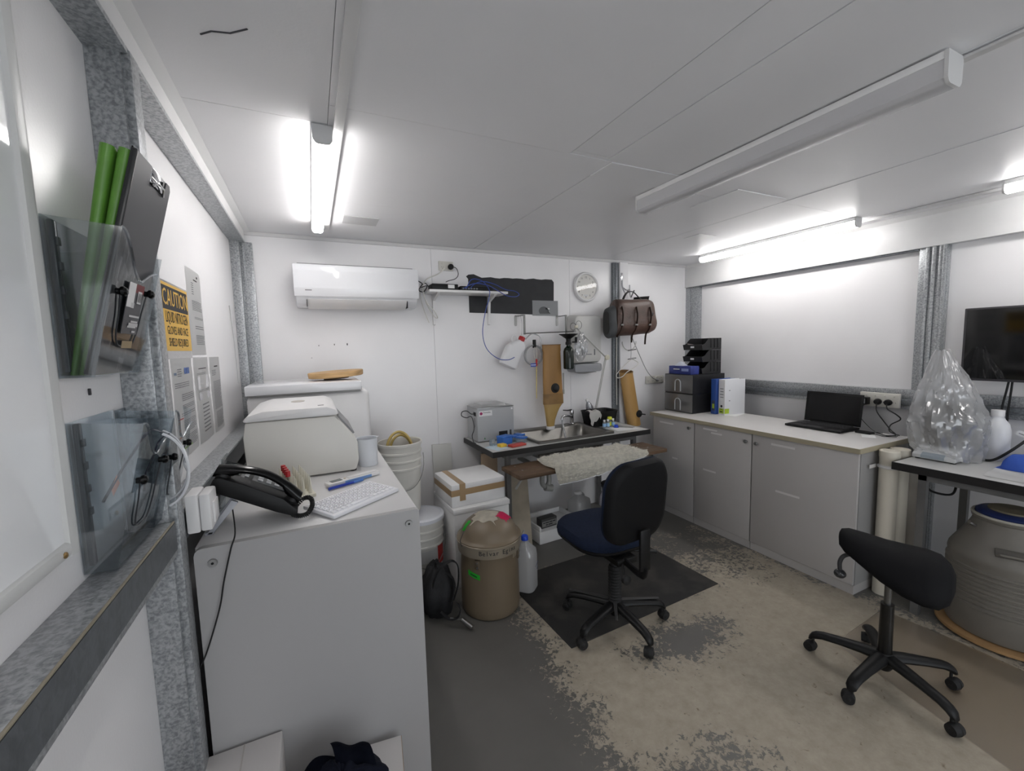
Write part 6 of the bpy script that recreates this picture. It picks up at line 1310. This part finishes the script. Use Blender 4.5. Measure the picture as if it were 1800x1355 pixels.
# ================================================================ PIPES BETWEEN BENCH AND TABLE
mat('pvc_cream', (206, 200, 186), .45, var=.04, vscale=4); mat('pvc_dark', (170, 164, 154), .5, var=.05, vscale=4)  # third pipe uses a darker tone than the others
for k, (x, h, m, lab) in enumerate(((3.035, .875, 'pvc_cream', 'capped cream pipe nearest the room'), (3.155, .87, 'pvc_cream', 'second capped cream pipe, half hidden'), (3.275, .80, 'pvc_dark', 'third grey pipe, deepest in the gap'))):
    t = thing('plastic_pipe', lab + ' beside the bench end', 'pipe', (x, 1.254, 0), 0, 'pipes beside the bench end')
    r_ = .046
    MB().lathe([(r_, 0.001), (r_, h-.02)], seg=30).build('pipe', m, t)
    MB().lathe([(r_+.003, h-.035), (r_+.003, h), (r_, h+.004), (.0001, h+.005)], seg=30).build('cap', 'pvc_cream', t)
TPE = thing('tape_strap', 'clear tape holding the pipe to the bench end', 'tape', (3.0, 1.28, .78)); MB().box(2.93, 3.0, 1.3025, 1.304, .772, .794).tube([(3.035-.0465*math.cos(a), 1.254-.0465*math.sin(a), .783) for a in [-1.2+.2*k for k in range(14)]], .010, 6, flat=1.0).build('strap', 'strip_white', TPE, w=True)
tag(MB().tube(spline([(3.10, 1.12, .72), (3.15, 1.10, .66), (3.28, 1.06, .63), (3.40, 1.08, .67), (3.44, 1.10, .76)], 6), .006, 8).build('hanging_lead', 'black_rubber'), 'black lead sagging under the right table', 'cable')
# ================================================================ NITROGEN DEWAR
DD = thing('round_dolly', 'round timber dolly under the grey dewar', 'dolly', (3.14, .785, 0))
MB().lathe([(.245, .012), (.252, .014), (.252, .028), (.245, .030), (.0001, .030)], seg=56).build('disc', mat('dolly_ply', (150, 118, 80), .6, var=.15, vscale=9), DD)
for a in (.5, 2.1, 3.7, 5.3): MB().ball((.20*math.cos(a), .20*math.sin(a), .007), .007, 10).build('glide', 'steel', DD)
DW = thing('nitrogen_dewar', 'ribbed grey liquid nitrogen dewar under the right table', 'dewar', (3.14, .785, .0305))
mat('dewar_grey', (112, 108, 101), .42, var=.05, vscale=5)
prof = [(.19, 0), (.212, .006), (.218, .02), (.220, .14)]
for k in range(9):
    z = .145+k*.0235; prof += [(.220, z), (.226, z+.004), (.226, z+.014), (.220, z+.018)]
prof += [(.220, .37), (.222, .385), (.218, .405), (.205, .430), (.165, .500), (.140, .555), (.136, .575), (.142, .58), (.144, .59), (.138, .595), (.10, .595)]
MB().lathe(prof, seg=64).build('vessel', 'dewar_grey', DW)
MB().lathe([(.142, .592), (.146, .598), (.142, .606), (.132, .604)], seg=48, cap=False).build('collar', mat('collar_pale', (170, 166, 156), .4), DW)
MB().lathe([(.128, .596), (.130, .612), (.118, .622), (.09, .626)], seg=48).build('blue_lid', mat('dewar_blue', (30, 44, 92), .45), DW)
MB().lathe([(.088, .624), (.086, .634), (.0001, .637)], seg=40).build('lid_insert', mat('lid_tan', (112, 104, 84), .6), DW)
a = -2.62
for a, nm in ((-2.75, 'handle_plate'), (.4, 'handle_plate')):
    c_, s_ = math.cos(a), math.sin(a); Mh = frame_M((.192*c_, .192*s_, .462), (-s_, c_, 0), (-.47*c_, -.47*s_, .88))
    hp = MB().box(-.075, .075, -.020, .020, -.004, .004, M=Mh, bev=.002).build(nm, mat('handle_dark', (78, 74, 68), .5), DW)  # handle plates are darker than the vessel
    MB().tube([Mh @ Vector(p) for p in ((-.07, -.012, .003), (-.06, -.012, .016), (.06, -.012, .016), (.07, -.012, .003))], .006, 8).build('grip', 'dewar_grey', hp)
a = 2.45; MB().tube([(.14*math.cos(a), .14*math.sin(a), .53), (.175*math.cos(a), .175*math.sin(a), .555)], .009, 10).build('vent_stub', 'chrome', DW)
# ================================================================ CHAIRS
def star_base(t, c, r, angs, hub_z=.10, leg_r=.017, wheel_r=.028):
    M0 = WM[t.name]
    for a in angs:
        d = Vector((math.cos(a), math.sin(a), 0)); n_ = Vector((-d.y, d.x, 0)); rs = []
        for s_, zc, w_, h_ in ((.02, hub_z, .032, .024), (.08, hub_z, .030, .021), (r*.60, hub_z-.006, .026, .018), (r*.86, hub_z-.014, .024, .017), (r*.97, hub_z-.024, .023, .018), (r+.008, hub_z-.036, .021, .018), (r+.018, hub_z-.046, .012, .009)):
            p = d*s_; rs.append([p+n_*(w_*math.cos(q))+Vector((0, 0, zc+h_*math.sin(q))) for q in [2*PI*k/12 for k in range(12)]])
        lg = MB().rings(rs).build('star_leg', 'black_plastic', t)
        sw = a+random.uniform(-1.2, 1.2); wd = Vector((math.cos(sw), math.sin(sw), 0)); wn = Vector((-wd.y, wd.x, 0)); wc = d*r+wd*.012+Vector((0, 0, wheel_r))
        cs = MB()
        for q in (-1, 1): cs.cyl(wc+wn*(.004*q), wc+wn*(.022*q), wheel_r, wheel_r*.86, 18)
        cs.cyl(d*r+Vector((0, 0, wheel_r)), d*r+Vector((0, 0, hub_z-.045)), .006, .006, 8)
        cs.ball(wc+Vector((0, 0, .001)), wheel_r*.97, 14)
        cs.build('castor', 'black_rubber', lg)
OC = thing('office_chair', 'black-backed office chair with navy seat at the sink', 'chair', (1.42, 1.76, .0055))
# wheels on the mat or the floor
star_base(OC, None, .27, [math.radians(x) for x in (196.5, 268.5, 340.5, 52.5, 124.5)], .118)
rings_ = [(.030, .10), (.030, .19)]
bel = [(.036, .13)]
for k in range(12): bel += [(.030, .135+k*.0165), (.037, .143+k*.0165)]
MB().lathe(bel+[(.030, .34)], seg=24).build('bellows', 'black_rubber', OC)
MB().lathe([(.026, .06), (.040, .085), (.042, .13), (.028, .14)], seg=24).build('hub', 'black_plastic', OC)
MB().cyl((0, 0, .33), (0, 0, .405), .024, .024, 18).build('gas_lift', 'dark_grey', OC)
mch = MB().box(-.06, .07, -.10, .11, .385, .418, bev=.008).build('mechanism', 'black_plastic', OC)
for ea, L in (((-.140), .25),):
    pass
for ex, ey in ((-.155, .215), (.235, -.085), (-.09, -.125)):
    d = Vector((ex, ey, 0)); n_ = Vector((-d.y, d.x, 0)).normalized()*.011
    MB().prism([Vector((0, 0, .142))-n_, d+Vector((0, 0, .128))-n_*.6, d+Vector((0, 0, .128))+n_*.6, Vector((0, 0, .142))+n_], (0, 0, .004)).build('steel_brace', mat('brace_steel', (92, 92, 92), .35, metal=.6), OC)
# seat cushion
def seat_ring(k, z, dy=0): return [(.045+p[0]*k, .165+p[1]*k+dy, z) for p in rrect(.48, .48, .17, 6)]
MB().rings([seat_ring(.80, .418), seat_ring(.93, .425), seat_ring(.985, .440), seat_ring(.99, .452)]).build('seat_shell', 'black_plastic', OC)
MB().rings([seat_ring(.985, .4525), seat_ring(1.0, .465), seat_ring(.985, .485), seat_ring(.93, .500), seat_ring(.78, .508), seat_ring(.4, .506)]).build('seat_cushion', mat('seat_navy', (22, 31, 50), .9, var=.12, vscale=60, bump=.15, bscale=400, spec=.2), OC)
# backrest
BM = Matrix.Translation((-.055, -.245, .79)) @ Matrix.Rotation(.10, 4, 'Z') @ Matrix.Rotation(.10, 4, 'X')
def back_ring(k, y, bulge=0.0):
    out = []
    for x, z in rrect(.42, .41, .12, 7):
        zz = z*k; xx = x*k*(1-.10*max(0, zz/.2)-.06*max(0, -zz/.2)); out.append(BM @ Vector((xx, y+.9*xx*xx*.55-bulge*(1-(xx/.21)**2), zz)))
    return out
MB().rings([back_ring(.80, -.030), back_ring(.92, -.026), back_ring(.985, -.012), back_ring(1.0, .0)]).build('back_shell', mat('back_black', (13, 13, 15), .6, spec=.2), OC)
MB().rings([back_ring(.995, .0005), back_ring(1.0, .012), back_ring(.95, .030), back_ring(.8, .040)]).build('back_cushion', 'seat_navy', OC)
MB().box(-.075, -.015, -.285, -.268, .455, .66, bev=.006).build('back_post', 'black_plastic', OC)
MB().tube(spline([(-.045, -.276, .47), (-.045, -.265, .43), (-.02, -.20, .402), (0, -.08, .400)], 6), .022, 10, flat=.6).build('back_arm', 'black_plastic', OC)
MB().cyl((-.045, -.30, .43), (-.045, -.345, .43), .007, .007, 10).lathe([(.012, 0), (.026, .004), (.026, .020), (.014, .026), (.0001, .027)], seg=14, M=Matrix.Translation((-.045, -.33, .43)) @ Matrix.Rotation(PI/2, 4, 'X')).build('adjust_knob', 'black_rubber', OC) if False else MB().lathe([(.010, 0), (.024, .004), (.024, .022), (.012, .028), (.0001, .029)], seg=14, M=Matrix.Translation((-.072, -.165, .365)) @ Matrix.Rotation(PI/2, 4, 'X')).cyl((-.072, -.165, .365), (-.03, -.10, .395), .007, .007, 8).build('adjust_knob', 'black_rubber', OC)
MB().tube([(.07, .02, .40), (.16, .0, .385), (.27, -.03, .365)], [.007, .008, .010], 8).build('tilt_lever', 'black_plastic', OC)
# saddle stool
ST = thing('saddle_stool', 'black saddle stool with a ball lever on castors', 'stool', (2.235, .90, .0038))
star_base(ST, None, .262, [math.radians(x) for x in (109, 181, 253, 325, 37)], .115, wheel_r=.025)
MB().lathe([(.024, .06), (.038, .085), (.040, .125), (.027, .14)], seg=24).build('hub', 'black_plastic', ST)
MB().cyl((0, 0, .12), (0, 0, .365), .026, .024, 20).build('outer_tube', mat('tube_black', (10, 10, 11), .3), ST)
MB().cyl((0, 0, .36), (0, 0, .54), .0135, .0135, 16).build('gas_lift', mat('lift_grey', (110, 110, 110), .25, metal=.8), ST)
ax = Vector((.33, -.944, 0)); nv = Vector((.944, .33, 0))
secs = ((-.180, .628, .02, .014), (-.174, .627, .05, .030), (-.150, .622, .08, .042), (-.09, .605, .11, .052), (-.02, .585, .145, .060), (.05, .572, .17, .070), (.11, .566, .18, .076), (.155, .558, .165, .076), (.185, .550, .12, .056), (.2, .546, .05, .026))
rs = []
for s_, zc, hw, hh in secs:
    ring = []
    for k in range(22):
        q = 2*PI*k/22; cx, sz = math.cos(q), math.sin(q)
        droop = -.35*(hw*cx)**2/max(hw, .05)
        ring.append(ax*s_+nv*(hw*math.copysign(abs(cx)**.85, cx))+Vector((0, 0, zc+hh*math.copysign(abs(sz)**.85, sz)+droop)))
    rs.append(ring)
MB().rings(rs).build('seat', mat('saddle_black', (12, 12, 15), .75, bump=.05, bscale=200, spec=.2), ST, ang=70)
MB().box(-.06, .06, -.06, .06, .52, .54, bev=.004).build('seat_plate', 'black_plastic', ST)
MB().tube(spline([(-.03, .06, .545), (-.06, .11, .555), (-.085, .135, .545), (-.10, .143, .515), (-.10, .140, .475)], 6), [.009]*25, 8).build('lever_arm', 'dark_grey', ST)
MB().ball((-.10, .14, .462), .024, 16, sc=(1, 1, .85)).build('lever_ball', mat('ball_smoke', (52, 52, 54), .15), ST)
# clear chair mat under the stool
CMT = thing('chair_mat', 'thin brownish vinyl floor mat beneath the stool', 'mat', (2.66, .80, .0))
MB().prism([(2.315, 1.134, .0004), (2.835, 1.166, .0004), (2.86, .9, .0004), (2.86, -.3, .0004), (1.95, -.3, .0004)], (0, 0, .003)).build('sheet', film('vinyl_mat', (249, 246, 242), gloss=.15, rough=.3, white=.0), CMT, w=True)
